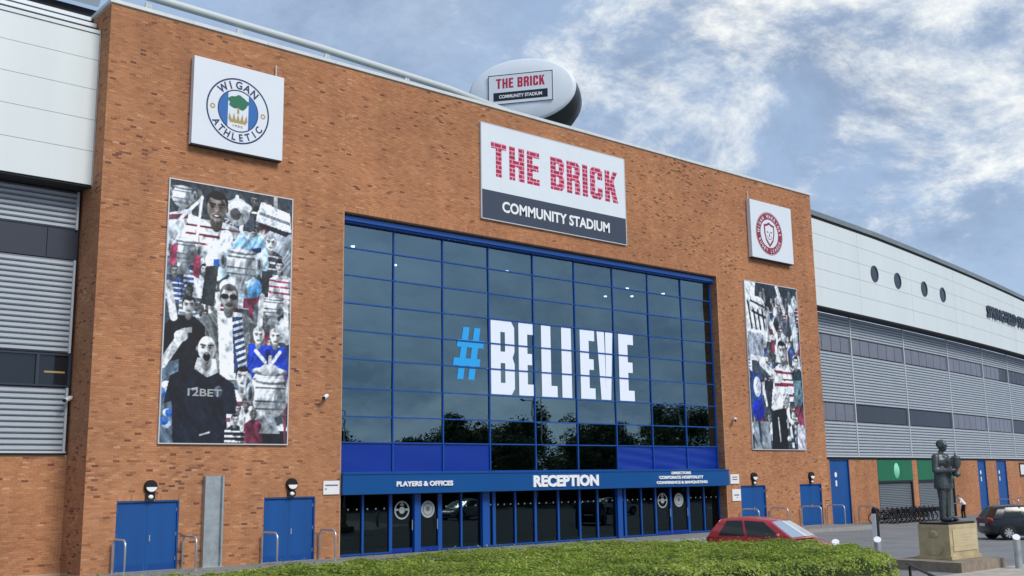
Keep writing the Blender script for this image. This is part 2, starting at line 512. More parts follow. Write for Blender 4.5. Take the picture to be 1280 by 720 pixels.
_tx = {}
def text_geo(body, size=1.0, bold=0.0, extrude=0.0):
    k = (body, size, bold, extrude)
    if k not in _tx:
        c = bpy.data.curves.new('t', 'FONT')
        c.body = body; c.size = size; c.offset = bold; c.extrude = extrude
        c.resolution_u = 3
        o = bpy.data.objects.new('t', c); COL.objects.link(o)
        bpy.context.view_layer.update()
        me = bpy.data.meshes.new_from_object(o.evaluated_get(bpy.context.evaluated_depsgraph_get()))
        vs = [tuple(v.co) for v in me.vertices]; fs = [tuple(p.vertices) for p in me.polygons]
        bpy.data.objects.remove(o); bpy.data.curves.remove(c); bpy.data.meshes.remove(me)
        xs = [v[0] for v in vs]; ys = [v[1] for v in vs]
        _tx[k] = (vs, fs, (min(xs), max(xs), min(ys), max(ys)))
    return _tx[k]
def put_text(mb, F, body, u0, u1, v0, v1, d, bold=0.03, extrude=0.0):
    """text stretched into the rectangle u0..u1, v0..v1 of a wall frame"""
    vs, fs, (a, b, c, e) = text_geo(body, 1.0, bold, extrude)
    sx, sy = (u1 - u0) / (b - a), (v1 - v0) / (e - c)
    mb.add([F(u0 + (x - a) * sx, v0 + (y - c) * sy, d - z) for x, y, z in vs], fs)
def arc_text(mb, F, body, u, v, r, size, span, top, d, bold=0.02, sx=0.8):
    n = len(body)
    for i, ch in enumerate(body):
        if ch == ' ': continue
        t = (i / (n - 1) - 0.5) * span
        ang = math.pi / 2 - t if top else -math.pi / 2 + t
        rot = -t if top else t
        vs, fs, (a, b, c, e) = text_geo(ch, 1.0, bold, 0.0)
        m = (a + b) / 2
        cu, cv = u + r * math.cos(ang), v + r * math.sin(ang)
        out_ = []
        for x, y, z in vs:
            X, Y = (x - m) * size * sx, (y - 0.36) * size
            out_.append(F(cu + X * math.cos(rot) - Y * math.sin(rot), cv + X * math.sin(rot) + Y * math.cos(rot), d))
        mb.add(out_, fs)

# block letters as convex pieces on a w x 1 cell
def glyph(ch, w, t, h, b):
    q = lambda x0, x1, y0, y1: [(x0, y0), (x1, y0), (x1, y1), (x0, y1)]
    if ch == 'T': return [q(0, w, 1 - h, 1), q(w / 2 - t / 2, w / 2 + t / 2, 0, 1 - h)]
    if ch == 'H': return [q(0, t, 0, 1), q(w - t, w, 0, 1), q(t, w - t, .5 - h / 2, .5 + h / 2)]
    if ch == 'E': return [q(0, t, 0, 1), q(t, w, 1 - h, 1), q(t, w * .92, .5 - h / 2, .5 + h / 2), q(t, w, 0, h)]
    if ch == 'L': return [q(0, t, 0, 1), q(t, w, 0, h)]
    if ch == 'I': return [q(0, w, 0, 1)]
    ucol = [(w - t, .5), (w - .6 * b, .5), (w, .5 + b), (w, 1 - b), (w - b, 1), (w - t, 1)]
    lcol = [(w - t, 0), (w - b, 0), (w, b), (w, .5 - b), (w - .6 * b, .5), (w - t, .5)]
    if ch == 'B': return [q(0, t, 0, 1), q(t, w - t, 1 - h, 1), q(t, w - t, .5 - h / 2, .5 + h / 2), q(t, w - t, 0, h), ucol, lcol]
    if ch == 'R': return [q(0, t, 0, 1), q(t, w - t, 1 - h, 1), q(t, w - t, .5 - h / 2, .5 + h / 2), ucol, [(w - t, 0), (w, 0), (w, .5 - b), (w - .6 * b, .5), (w - t, .5)]]
    if ch == 'C': return [[(0, b), (b, 0), (t, 0), (t, 1), (b, 1), (0, 1 - b)], q(t, w - t, 1 - h, 1), q(t, w - t, 0, h), [(w - t, .63), (w, .63), (w, 1 - b), (w - b, 1), (w - t, 1)], [(w - t, 0), (w - b, 0), (w, b), (w, .37), (w - t, .37)]]
    if ch == 'K':
        g = lambda x: .38 + (x - t) / (w - t) * .62
        return [q(0, t, 0, 1), [(t, .38), (w, 1), (w - t, 1), (t, .62)], [(t + .02, g(t + .02)), (w - t, 0), (w, 0), (t + .2, g(t + .2))]]
    if ch == 'V': return [[(0, 1), (w * .2, 0), (w / 2, 0), (w / 2, .16), (t, 1)], [(w, 1), (w - t, 1), (w / 2, .16), (w / 2, 0), (w * .8, 0)]]
def put_glyph(mb, F, ch, u0, u1, v0, v1, d, t=.27, h=.19, b=.1, w=0.62):
    for p in glyph(ch, w, t * w / 0.62, h, b):
        mb.fpoly(F, [(u0 + x / w * (u1 - u0), v0 + y * (v1 - v0)) for x, y in p], d)

# wall frames (u along, v up, d into the wall)
FRONT = lambda u, v, d: (u, d, v)
XL, XR, ZT = 12.08, 53.92, 19.26
RET = lambda u, v, d: (XL + d, u, v)
def wing(u, v, d):                                          # the right stand bends slowly away
    x = u - 53.9
    y = 0.95 + 0.0938 * x + 0.000856 * x * x
    dy = 0.0938 + 0.001712 * x
    l = math.hypot(1, dy)
    return (u - dy / l * d, y + d / l, v)
LEFT = lambda u, v, d: (u, 1.85 + d, v)
def zg(x): return -0.1 - 0.0095 * min(max(0.0, x - 42), 40)

def wall_cells(mb, F, u0, u1, v0, v1, holes, d0, d1):
    us = sorted({u0, u1, *[h[0] for h in holes], *[h[1] for h in holes]})
    vs = sorted({v0, v1, *[h[2] for h in holes], *[h[3] for h in holes]})
    us = [u for u in us if u0 <= u <= u1]; vs = [v for v in vs if v0 <= v <= v1]
    for a, b in zip(us[:-1], us[1:]):
        for c, e in zip(vs[:-1], vs[1:]):
            mu, mv = (a + b) / 2, (c + e) / 2
            if any(h[0] < mu < h[1] and h[2] < mv < h[3] for h in holes): continue
            mb.fbox(F, a, b, c, e, d0, d1)
CR, BL, BH = 0.075, 0.225, 0.065
def lay_bricks(mb, F, u0, u1, v0, v1, holes, dark=0.05, soldier=(), joints=(), first=0):
    """stretcher bond, one box per brick"""
    nrow = int(round((v1 - v0) / CR))
    for r in range(nrow):
        c = v0 + r * CR; top = c + BH
        if top > v1 + 0.002: break
        mv = c + BH / 2
        spans = [(u0, u1)]
        cuts = [(h[0], h[1]) for h in holes if h[2] - 0.02 < mv < h[3] + 0.02]
        cuts += [(h[0], h[1]) for h in soldier if h[2] - 0.02 < mv < h[3]]
        cuts += [(j - 0.008, j + 0.008) for j in joints]
        for a, b in sorted(cuts):
            ns = []
            for s0, s1 in spans:
                if b <= s0 or a >= s1: ns.append((s0, s1)); continue
                if a > s0: ns.append((s0, a))
                if b < s1: ns.append((b, s1))
            spans = ns
        for s0, s1 in spans:
            k = math.floor(s0 / BL) - 1
            off = (r % 2) * BL / 2
            while k * BL + off < s1:
                a = max(s0, k * BL + off); b = min(s1, k * BL + off + BL - 0.010)
                k += 1
                if b - a < 0.03: continue
                pn = noise.noise((a * 0.55, c * 1.4, u0 * .1)) * 0.5 + noise.noise((a * 0.13, c * 0.2, 3.0)) * 0.5
                x = random.random()
                p_dark = dark * (0.25 + 5.0 * max(0, pn - 0.04))
                tone = random.uniform(0, 0.2) if x < p_dark else min(1, max(0.2, random.gauss(0.55 + 0.22 * pn, 0.14)))
                j = random.uniform(-0.0015, 0.0015)
                mb.fbox(F, a, b, c, top, j, 0.013, tone, back=False)
    for h in soldier:
        n = int((h[1] - h[0]) / CR)
        for k in range(n):
            a = h[0] + k * (h[1] - h[0]) / n
            mb.fbox(F, a, a + BH, h[2], h[3] - 0.01, random.uniform(-.0015, .0015), 0.013, random.uniform(0.3, 0.75), back=False)

# ================================================================== SETTING
mb = MB()
xs = [-500, 42, 82, 900]; ys = [-900, -2.0, 60, 600]
zz = [-0.1, -0.1, zg(82), zg(82)]
for i in range(4):
    for j in range(4): mb.v.append((xs[i], ys[j], zz[i]))
for i in range(3):
    for j in range(3): mb.f.append((i * 4 + j, i * 4 + 4 + j, i * 4 + 5 + j, i * 4 + 1 + j))
g = mb.build('ground', 'asphalt'); tag(g, 'grey tarmac forecourt and road around the stadium', 'ground', kind='structure')
mb = MB().box(-20, 53.9, -2.6, 0.2, -0.3, 0.0)
pv = mb.build('pavement', 'pavement', loc=(16, -2, -0.3)); tag(pv, 'grey slab pavement along the foot of the brick front', 'pavement', kind='structure')
for k in range(26, 74):
    x0 = -20 + k * 1.0
    b_ = MB().box(x0 + .004, x0 + .996, -2.73, -2.604, -0.3, 0.012).build('kerb_stone', 'kerb', pv)
mb = MB()
mb.add([(17, -60, -0.094), (42, -60, -0.094), (42, -23, -0.094), (36.6, -19.2, -0.094), (27, -19.2, -0.094), (17, -24, -0.094)], [(0, 1, 2, 3, 4, 5)])
pf = mb.build('paved_footway', 'paving', loc=(0, 0, 0)); tag(pf, 'pale sandstone paving in front of the statue step', 'footway', kind='structure')

# ================================================================== ENTRANCE BLOCK
WX0, WX1, WZ1 = 21.55, 44.65, 13.28
blk = thing('entrance_block', (33, 0, 0), 'tall orange brick stadium entrance block with a huge blue framed window', 'building')
DOORS = [(13.13, 15.25), (18.39, 20.47), (45.80, 47.95), (51.08, 53.2)]
DZ = 2.27
win_hole = (WX0, WX1, -0.2, WZ1)
door_holes = [(a, b, -0.2, DZ) for a, b in DOORS]
mb = MB()
wall_cells(mb, FRONT, XL + 0.008, XR, -0.2, ZT, [win_hole] + door_holes, 0.008, 0.56)
wall = mb.build('front_wall', 'mortar', blk)
mb = MB()
sold = [(a - 0.1, b + 0.1, DZ + 0.005, 2.475) for a, b in DOORS] + [(WX0, WX1, WZ1 + 0.005, 13.50)]
lay_bricks(mb, FRONT, XL, XR, 0.0, ZT, [win_hole] + door_holes, 0.055, sold, joints=(WX0 - 0.02, WX1 + 0.03))
o = mb.build('brickwork', 'brick', wall); o['kind'] = 'stuff'
for xj in (WX0 - 0.02, WX1 + 0.03):
    MB().box(xj - .009, xj + .009, .003, .0075, WZ1 + .25, ZT - .01).build('movement_joint', 'stone_dark', wall)
# return wall facing the left stand, and the hidden flanks and roof
mb = MB().box(XL + 0.008, XL + 0.45, 0.56, 2.15, -0.2, ZT)
rw = mb.build('return_wall', 'mortar', blk)
mb = MB(); lay_bricks(mb, RET, 0.016, 2.15, 0.0, ZT, [], 0.05)
o = mb.build('brickwork', 'brick', rw); o['kind'] = 'stuff'
mb = MB().box(XR - 0.45, XR - 0.004, 0.56, 9.0, -0.3, ZT)
fl = mb.build('flank_wall', 'brick_plain', blk)
mb = MB()
RJ = lambda u, v, d: (WX1 + d - 0.012, u, v)
lay_bricks(mb, RJ, 0.016, 0.52, 0.0, WZ1, [], 0.05)
LJ = lambda u, v, d: (WX0 - d + 0.012, u, v)
lay_bricks(mb, LJ, 0.016, 0.52, 0.0, WZ1, [], 0.05)
o = mb.build('reveal_brickwork', 'brick', wall); o['kind'] = 'stuff'
mb = MB().box(XL + .45, XR - .45, 0.57, 9.0, ZT - 0.5, ZT - 0.2)
mb.build('roof_deck', 'roof', blk)
# coping, in lengths
k = 0; x = XL - 0.06
while x < XR:
    x1 = min(x + 3.0, XR + 0.06)
    MB().box(x + .004, x1 - .004, -0.07, 0.62, ZT, ZT + 0.13).build('coping', 'coping', blk)
    x = x1
MB().box(XL - 0.06, XL + 0.5, 0.625, 2.25, ZT, ZT + 0.13).build('coping', 'coping', blk)

# ---- big window wall
GY = 0.50
MULL = [21.60, 24.22, 26.73, 29.25, 31.88, 34.50, 37.10, 39.65, 42.20, 44.60]
ROWS = [3.14, 4.28, 5.29, 6.38, 7.53, 8.65, 9.74, 10.85, 11.96, 12.93]
mb = MB()
mb.box(WX0 + .001, WX1 - .001, 0.30, 0.54, 12.93, WZ1 - 0.06)
mb.box(WX0 + .001, WX1 - .001, 0.20, 0.298, 13.0, WZ1 - 0.10)
ww = mb.build('window_wall', 'blue_frame', blk)
for i, x in enumerate(MULL):
    w = 0.028 if 0 < i < 9 else 0.05
    MB().box(x - w, x + w, GY - 0.055, GY + 0.06, 3.12, 12.928).build('mullion', 'blue_frame', ww)
for z in ROWS[:-1]:
    for a, b in zip(MULL[:-1], MULL[1:]):
        MB().box(a + .052, b - .052, GY - 0.050, GY + 0.055, z - 0.024, z + 0.024).build('transom', 'blue_frame', ww)
def pane_mesh(w, h, t):
    return MB().box(-w / 2, w / 2, 0, t, -h / 2, h / 2)
for i, (a, b) in enumerate(zip(MULL[:-1], MULL[1:])):
    for j, (c, e) in enumerate(zip(ROWS[:-1], ROWS[1:])):
        if j == 0 and (i < 3 or i > 5):
            m_ = MB(); n = 14
            x0, x1 = a + .04, b - .04
            for q in range(n + 1):
                xx = x0 + (x1 - x0) * q / n
                for w_ in range(9):
                    zq = c + .03 + (e - c - .06) * w_ / 8
                    dy = 0.02 * math.sin(zq * 14 + xx * 1.6) if i > 5 else 0.004 * math.sin(zq * 6 + xx)
                    m_.v.append((xx, GY + .01 + dy, zq))
            for q in range(n):
                for w_ in range(8): m_.f.append((q * 9 + w_, q * 9 + 9 + w_, q * 9 + 10 + w_, q * 9 + 1 + w_))
            m_.build('spandrel_panel', 'royal', ww, smooth=True)
        else:
            ty, tz = random.uniform(-.008, .008), random.uniform(-.006, .006)
            m_ = MB()
            x0, x1, z0, z1 = a + .03, b - .03, c + .025, e - .025
            m_.add([(x0, GY - ty - tz, z0), (x1, GY + ty - tz, z0), (x1, GY + ty + tz, z1), (x0, GY - ty + tz, z1)], [(0, 1, 2, 3)])
            m_.build('pane', 'glass', ww)
# ---- rooms behind the glass
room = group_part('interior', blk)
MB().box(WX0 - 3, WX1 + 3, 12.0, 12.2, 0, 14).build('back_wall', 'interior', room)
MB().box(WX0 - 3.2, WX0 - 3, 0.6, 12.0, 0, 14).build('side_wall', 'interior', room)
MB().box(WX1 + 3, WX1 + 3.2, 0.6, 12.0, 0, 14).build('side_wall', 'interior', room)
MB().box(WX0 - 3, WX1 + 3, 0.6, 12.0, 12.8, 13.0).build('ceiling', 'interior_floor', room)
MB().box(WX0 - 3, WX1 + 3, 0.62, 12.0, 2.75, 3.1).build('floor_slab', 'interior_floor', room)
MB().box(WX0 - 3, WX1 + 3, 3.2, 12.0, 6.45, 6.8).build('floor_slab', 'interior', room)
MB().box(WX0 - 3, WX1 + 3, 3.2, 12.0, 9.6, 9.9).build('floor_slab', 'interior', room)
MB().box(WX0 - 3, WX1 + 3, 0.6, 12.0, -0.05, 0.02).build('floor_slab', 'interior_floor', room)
for x, y in ((24.05, 3.34), (41.34, 3.43), (44.2, 3.4), (43.4, 5.0), (42.2, 5.9), (27.8, 5.6), (33, 3.6)):
    MB().lathe([(0.085, 12.74), (0.085, 12.80)], (x, y, 0), 'z', 12).build('downlight', 'downlight', room)
for x, y in ((26.2, 2.5), (31, 2.5), (36, 2.5), (41, 2.5)):
    MB().lathe([(0.07, 2.70), (0.07, 2.75)], (x, y, 0), 'z', 10).build('downlight', 'downlight', room)
MB().box(30, 36, 5.5, 6.3, 0.02, 1.1).build('reception_desk', 'interior_floor', room)
# ---- reception glazing under the canopy
RY = 0.52
rf = MB().box(WX0 + .02, WX1 - .02, RY - .06, RY + .06, 2.31, 2.60)
rfront = rf.build('reception_front', 'blue_frame', blk)
posts = [(21.58, .04), (22.84, .045), (24.13, .07), (25.36, .15), (26.55, .10), (27.66, .045), (28.9, .19), (29.42, .08), (30.62, .045), (31.79, .06), (33.17, .05), (34.51, .05), (35.66, .045), (37.05, .16), (37.50, .07), (38.64, .04), (39.67, .05), (40.79, .06), (42.12, .08), (43.35, .04), (44.60, .04)]
for x, w in posts:
    dd = 0.17 if w >= .15 else 0.07
    MB().box(x - w, x + w, RY - dd, RY + .05, 0.0, 2.308).build('post', 'blue_frame', rfront)
for (a, wa), (b, wb) in zip(posts[:-1], posts[1:]):
    x0, x1 = a + wa, b - wb
    if x1 - x0 < 0.12: continue
    isdoor = any(abs(a - q) < .03 for q in (24.13, 25.36, 39.67, 40.79))
    MB().add([(x0 - .01, RY, .05), (x1 + .01, RY, .05), (x1 + .01, RY, 2.32), (x0 - .01, RY, 2.32)], [(0, 1, 2, 3)]).build('pane', 'glass_low', rfront)
    hgt = 0.17 if isdoor else 0.07
    MB().box(x0 + .002, x1 - .002, RY - .05, RY + .04, 0.0, hgt).build('bottom_rail', 'royal' if isdoor else 'blue_frame', rfront)
    dm = MB(); n = max(2, int((x1 - x0) / .34))
    for q in range(n):
        dm.disc(FRONT, x0 + (q + .5) * (x1 - x0) / n, 1.73, 0.035, RY - .006, 10)
    if not isdoor: dm.build('marker_dots', 'frost', rfront)
    else:
        cxm = (x0 + x1) / 2
        if a < 24.2 or 39 < a < 40:
            s_ = MB().ring(FRONT, cxm, 1.64, .30, .36, RY - .008).ring(FRONT, cxm, 1.64, .0, .14, RY - .008)
            s_.fpoly(FRONT, [(cxm - .33, 1.62), (cxm - .16, 1.62), (cxm - .16, 1.70), (cxm - .33, 1.70)], RY - .007)
            s_.fpoly(FRONT, [(cxm + .16, 1.62), (cxm + .33, 1.62), (cxm + .33, 1.70), (cxm + .16, 1.70)], RY - .007)
            s_.fpoly(FRONT, [(cxm - .12, 1.82), (cxm + .12, 1.82), (cxm, 1.95)], RY - .007)
            s_.build('round_sticker', 'frost', rfront)
        else:
            s_ = MB().disc(FRONT, cxm, 1.64, .34, RY - .006)
            st = s_.build('round_sticker', 'frost', rfront)
            MB().disc(FRONT, cxm, 1.66, .10, RY - .010, 12).ring(FRONT, cxm, 1.64, .22, .25, RY - .010).build('sticker_print', 'ink', rfront)
        MB().tube([(x1 - .07, RY - .11, .85), (x1 - .07, RY - .11, 1.25)], .018).build('door_handle', 'steel', rfront)
# ---- steel doors in the brick
for a, b in DOORS:
    d_ = MB()
    d_.box(a + .05, (a + b) / 2 - .003, .085, .13, -0.02, DZ - .055)
    d_.box((a + b) / 2 + .003, b - .05, .085, .13, -0.02, DZ - .055)
    dr = d_.build('door', 'blue_door', blk)
    fr_ = MB().box(a + .002, a + .048, .02, .14, -.02, DZ - .002).box(b - .048, b - .002, .02, .14, -.02, DZ - .002).box(a + .05, b - .05, .02, .14, DZ - .05, DZ - .002)
    fr_.build('door_frame', 'blue_door', dr)
    MB().box((a + b) / 2 + .08, (a + b) / 2 + .12, .05, .084, .95, 1.15).build('handle', 'steel', dr)
    MB().box(a, b, 0.0, 0.15, -0.06, 0.012).build('threshold', 'kerb', dr)
    for hx in (a + .055, b - .055):
        for hz in (.3, 1.1, 1.9):
            MB().tube([(hx, .07, hz), (hx, .07, hz + .12)], .016, 6).build('hinge', 'galv', dr)
    for q in (0, 1):
        x0_ = a + .10 + q * (b - a) / 2
        MB().box(x0_, x0_ + (b - a) / 2 - .2, .078, .084, .02, .22).build('kick_plate', 'blue', dr)

# ================================================================== CANOPY WITH LETTERING
can = thing('entrance_canopy', (33, 0.0, 2.3), 'long blue fascia above the reception doors carrying white RECEPTION lettering', 'canopy')
mb = MB().box(WX0 + .004, WX1 + .02, -0.16, 0.43, 2.30, 3.05)
mb.build('fascia', 'canopy', can)
MB().box(WX0 + .004, WX1 + .02, -0.19, 0.43, 3.052, 3.12).build('cap_flashing', 'blue', can)
MB().box(WX0 + .2, WX1 - .2, 0.0, 0.4, 2.27, 2.297).build('soffit', 'dark_shade', can)
CF = lambda u, v, d: (u, d - 0.16, v)
def canopy_text(body, u0, u1, v0, v1, bold):
    m_ = MB(); put_text(m_, CF, body, u0, u1, v0, v1, -0.03, bold, 0.028)
    m_.build('lettering', 'white_paint', can)
canopy_text('RECEPTION', 31.1, 35.1, 2.43, 2.94, 0.05)
canopy_text('PLAYERS & OFFICES', 23.95, 26.72, 2.57, 2.77, 0.035)
canopy_text('DIRECTORS', 40.15, 41.6, 2.90, 3.03, 0.04)
canopy_text('CORPORATE HOSPITALITY', 39.25, 42.55, 2.68, 2.83, 0.04)
canopy_text('CONFERENCE & BANQUETING', 39.05, 42.85, 2.42, 2.58, 0.04)

# ================================================================== WINDOW LETTERING
wl = thing('window_lettering', (33.5, GY - .01, 6.4), 'white BELIEVE with a bright blue hash stuck across the big window', 'lettering')
LZ0, LZ1 = 6.44, 9.70
m_ = MB()
hs = lambda x0, x1, z0, z1, d: m_.fpoly(FRONT, [(x0 + (z0 - 7.0) * .16, z0), (x1 + (z0 - 7.0) * .16, z0), (x1 + (z1 - 7.0) * .16, z1), (x0 + (z1 - 7.0) * .16, z1)], d)
hs(27.48, 27.82, 7.0, 9.25, GY - .012); hs(28.08, 28.42, 7.0, 9.25, GY - .012)
hs(27.25, 28.70, 8.38, 8.70, GY - .015); hs(27.17, 28.62, 7.58, 7.90, GY - .015)
m_.build('letter', 'vinyl_blue', wl)
for ch, u0, u1 in (('B', 29.36, 30.72), ('E', 30.97, 31.83), ('L', 32.34, 33.30), ('I', 33.60, 34.22), ('E', 34.80, 35.76), ('V', 35.93, 37.02), ('E', 37.42, 38.46)):
    m_ = MB()
    if ch == 'I': put_glyph(m_, FRONT, 'I', u0, u1, LZ0, LZ1, GY - .012)
    else: put_glyph(m_, FRONT, ch, u0, u1, LZ0, LZ1, GY - .012, t=.375 if ch in 'EL' else (.25 if ch == 'B' else .29), h=.155, b=.085)
    m_.build('letter', 'vinyl', wl)

# ================================================================== SIGNS ON THE BRICK
# main name sign
sg = thing('name_sign', (33, -0.06, 14.05), 'large white and slate board reading THE BRICK COMMUNITY STADIUM on the brickwork', 'sign')
MB().box(28.47, 37.60, -0.10, -0.004, 15.36, 18.40).build('board', 'white_board', sg)
MB().box(28.47, 37.60, -0.10, -0.004, 14.06, 15.357).build('lower_board', 'slate', sg)
MB().box(28.42, 28.467, -0.105, -0.004, 14.03, 18.43).box(37.603, 37.65, -0.105, -0.004, 14.03, 18.43).box(28.47, 37.60, -0.105, -0.004, 18.402, 18.44).box(28.47, 37.60, -0.105, -0.004, 14.02, 14.057).build('frame', 'silver_trim', sg)
def the_brick(F, u0, u1, v0, v1, d, parent, mat):
    ws = {'T': .66, 'H': .66, 'E': .56, ' ': .26, 'B': .64, 'R': .64, 'I': .25, 'C': .62, 'K': .66}
    gap = .13; tot = sum(ws[c] for c in 'THE BRICK') + gap * 8
    x = 0
    for c in 'THE BRICK':
        w = ws[c]
        if c != ' ':
            q = MB()
            for p in glyph(c, w, .25, .18, .12):
                q.fpoly(F, [(u0 + (x + a) / tot * (u1 - u0), v0 + b * (v1 - v0)) for a, b in p], d)
            q.build('letter', mat, parent)
        x += w + gap
the_brick(FRONT, 29.0, 37.1, 16.05, 17.62, -0.106, sg, 'red_brick_print')
m_ = MB(); put_text(m_, FRONT, 'COMMUNITY STADIUM', 29.62, 36.45, 14.47, 14.98, -0.106, 0.03)
m_.build('lettering', 'white_paint', sg)
# round crest boards
def crest_board(x0, x1, z0, z1, label):
    t = thing('crest_sign', ((x0 + x1) / 2, -0.15, z0), label, 'sign')
    MB().box(x0, x1, -0.28, -0.04, z0, z1).build('board', 'white_board', t)
    MB().box(x0 + .1, x1 - .1, -0.039, -0.001, z0 + .1, z1 - .1).build('backing', 'black_metal', t)
    MB().box(x0 + .02, x1 - .02, -0.27, -0.05, z0 - .05, z0 - .003).build('underside_shade', 'dark_shade', t)  # dark strip, shade along the board's lower edge put in as colour
    MB().tube([(x1 - .25 if x0 < 30 else x0 + .1, -.1, z1), (x1 - .25 if x0 < 30 else x0 + .1, -.1, z1 + .5)], .025, 6).build('cable_duct', 'silver_trim', t)
    return t
D0 = -0.285
t = crest_board(15.03, 18.62, 14.72, 18.0, 'white square board with the blue ringed tree crest reading WIGAN ATHLETIC')
u, v = 16.78, 16.27
MB().ring(FRONT, u, v, 1.19, 1.25, D0).ring(FRONT, u, v, 0.765, 0.81, D0).build('crest_ring', 'navy', t)
m_ = MB()
for s in (-1, 1):
    pts = []
    for k in range(17):
        a = R(-58 + 116 * k / 16)
        pts.append((u + s * .77 * math.cos(a), v + .77 * math.sin(a)))
    m_.fpoly(FRONT, pts, D0 - .002)
m_.build('crest_stripe', 'crest_blue', t)
m_ = MB(); arc_text(m_, FRONT, 'WIGAN', u, v, 1.0, .40, R(78), True, D0 - .002, .03, .95); m_.build('crest_lettering', 'navy', t); m_ = MB(); arc_text(m_, FRONT, 'ATHLETIC', u, v, 1.0, .37, R(112), False, D0 - .002, .03, .9)
m_.build('crest_lettering', 'navy', t)
m_ = MB()
pts = []
for k in range(40):
    a = 2 * math.pi * k / 40
    rr = 1 + .10 * math.sin(5 * a + .6) + .05 * math.sin(9 * a)
    pts.append((u + .40 * rr * math.cos(a), v + .33 + .26 * rr * math.sin(a)))
m_.fpoly(FRONT, pts, D0 - .003)
m_.build('crest_tree', 'crest_green', t)
m_ = MB().fpoly(FRONT, [(u - .045, v - .1), (u + .045, v - .1), (u + .03, v + .12), (u - .03, v + .12)], D0 - .004)
m_.fpoly(FRONT, [(u - .32, v - .46), (u + .32, v - .46), (u + .34, v - .38), (u - .34, v - .38)], D0 - .004)
for k in (-2, -1, 0, 1, 2):
    m_.fpoly(FRONT, [(u + k * .155 - .07, v - .37), (u + k * .155 + .07, v - .37), (u + k * .17, v - .12 + .03 * (k % 2))], D0 - .004)
for s in (-1, 1):
    m_.ring(FRONT, u + s * 1.0, v + .0, .055, .10, D0 - .002, 12)
put_text(m_, FRONT, '1932', u - .2, u + .2, v - .62, v - .54, D0 - .004, .02)
m_.build('crest_crown', 'gold', t)
t = crest_board(47.55, 51.42, 14.70, 17.98, 'white square board with a maroon round crest holding a shield')
u, v = 49.22, 16.2
MB().ring(FRONT, u, v, .82, 1.19, D0).ring(FRONT, u, v, 1.215, 1.24, D0).build('crest_ring', 'maroon', t)
m_ = MB(); arc_text(m_, FRONT, 'WIGAN         ', u, v, 1.0, .29, R(172), True, D0 - .003, .02, .8); m_.build('crest_lettering', 'white_board', t); m_ = MB(); arc_text(m_, FRONT, '      WARRIORS', u, v, 1.0, .29, R(172), True, D0 - .003, .02, .8); m_.build('crest_lettering', 'white_board', t); m_ = MB(); arc_text(m_, FRONT, 'RUGBY       ', u, v, 1.0, .27, R(130), False, D0 - .003, .02, .8); m_.build('crest_lettering', 'white_board', t); m_ = MB(); arc_text(m_, FRONT, '      LEAGUE', u, v, 1.0, .27, R(130), False, D0 - .003, .02, .8)
m_.build('crest_lettering', 'white_board', t)
sh = lambda k: [(u - .48 * k, v + .50 * k), (u - .22 * k, v + .56 * k), (u, v + .66 * k), (u + .22 * k, v + .56 * k), (u + .48 * k, v + .50 * k), (u + .47 * k, v + .0), (u + .34 * k, v - .42 * k), (u, v - .78 * k), (u - .34 * k, v - .42 * k), (u - .47 * k, v)]
MB().fpoly(FRONT, sh(1.0), D0 - .002).build('crest_shield', 'maroon', t)
MB().fpoly(FRONT, sh(.78), D0 - .005).build('shield_field', 'white_board', t)
m_ = MB()
for s in (-1, 1):
    m_.fpoly(FRONT, [(u + s * .08, v + .10), (u + s * .26, v + .12), (u + s * .24, v + .05), (u + s * .10, v + .04)], D0 - .008)
    m_.fpoly(FRONT, [(u + s * .10, v - .30), (u + s * .20, v - .1), (u + s * .22, v - .1), (u + s * .14, v - .34)], D0 - .008)
m_.fpoly(FRONT, [(u - .02, v + .05), (u + .02, v + .05), (u + .05, v - .18), (u - .05, v - .18)], D0 - .008)
m_.fpoly(FRONT, [(u - .12, v - .30), (u + .12, v - .30), (u, v - .36)], D0 - .008)
m_.build('shield_mark', 'maroon', t)

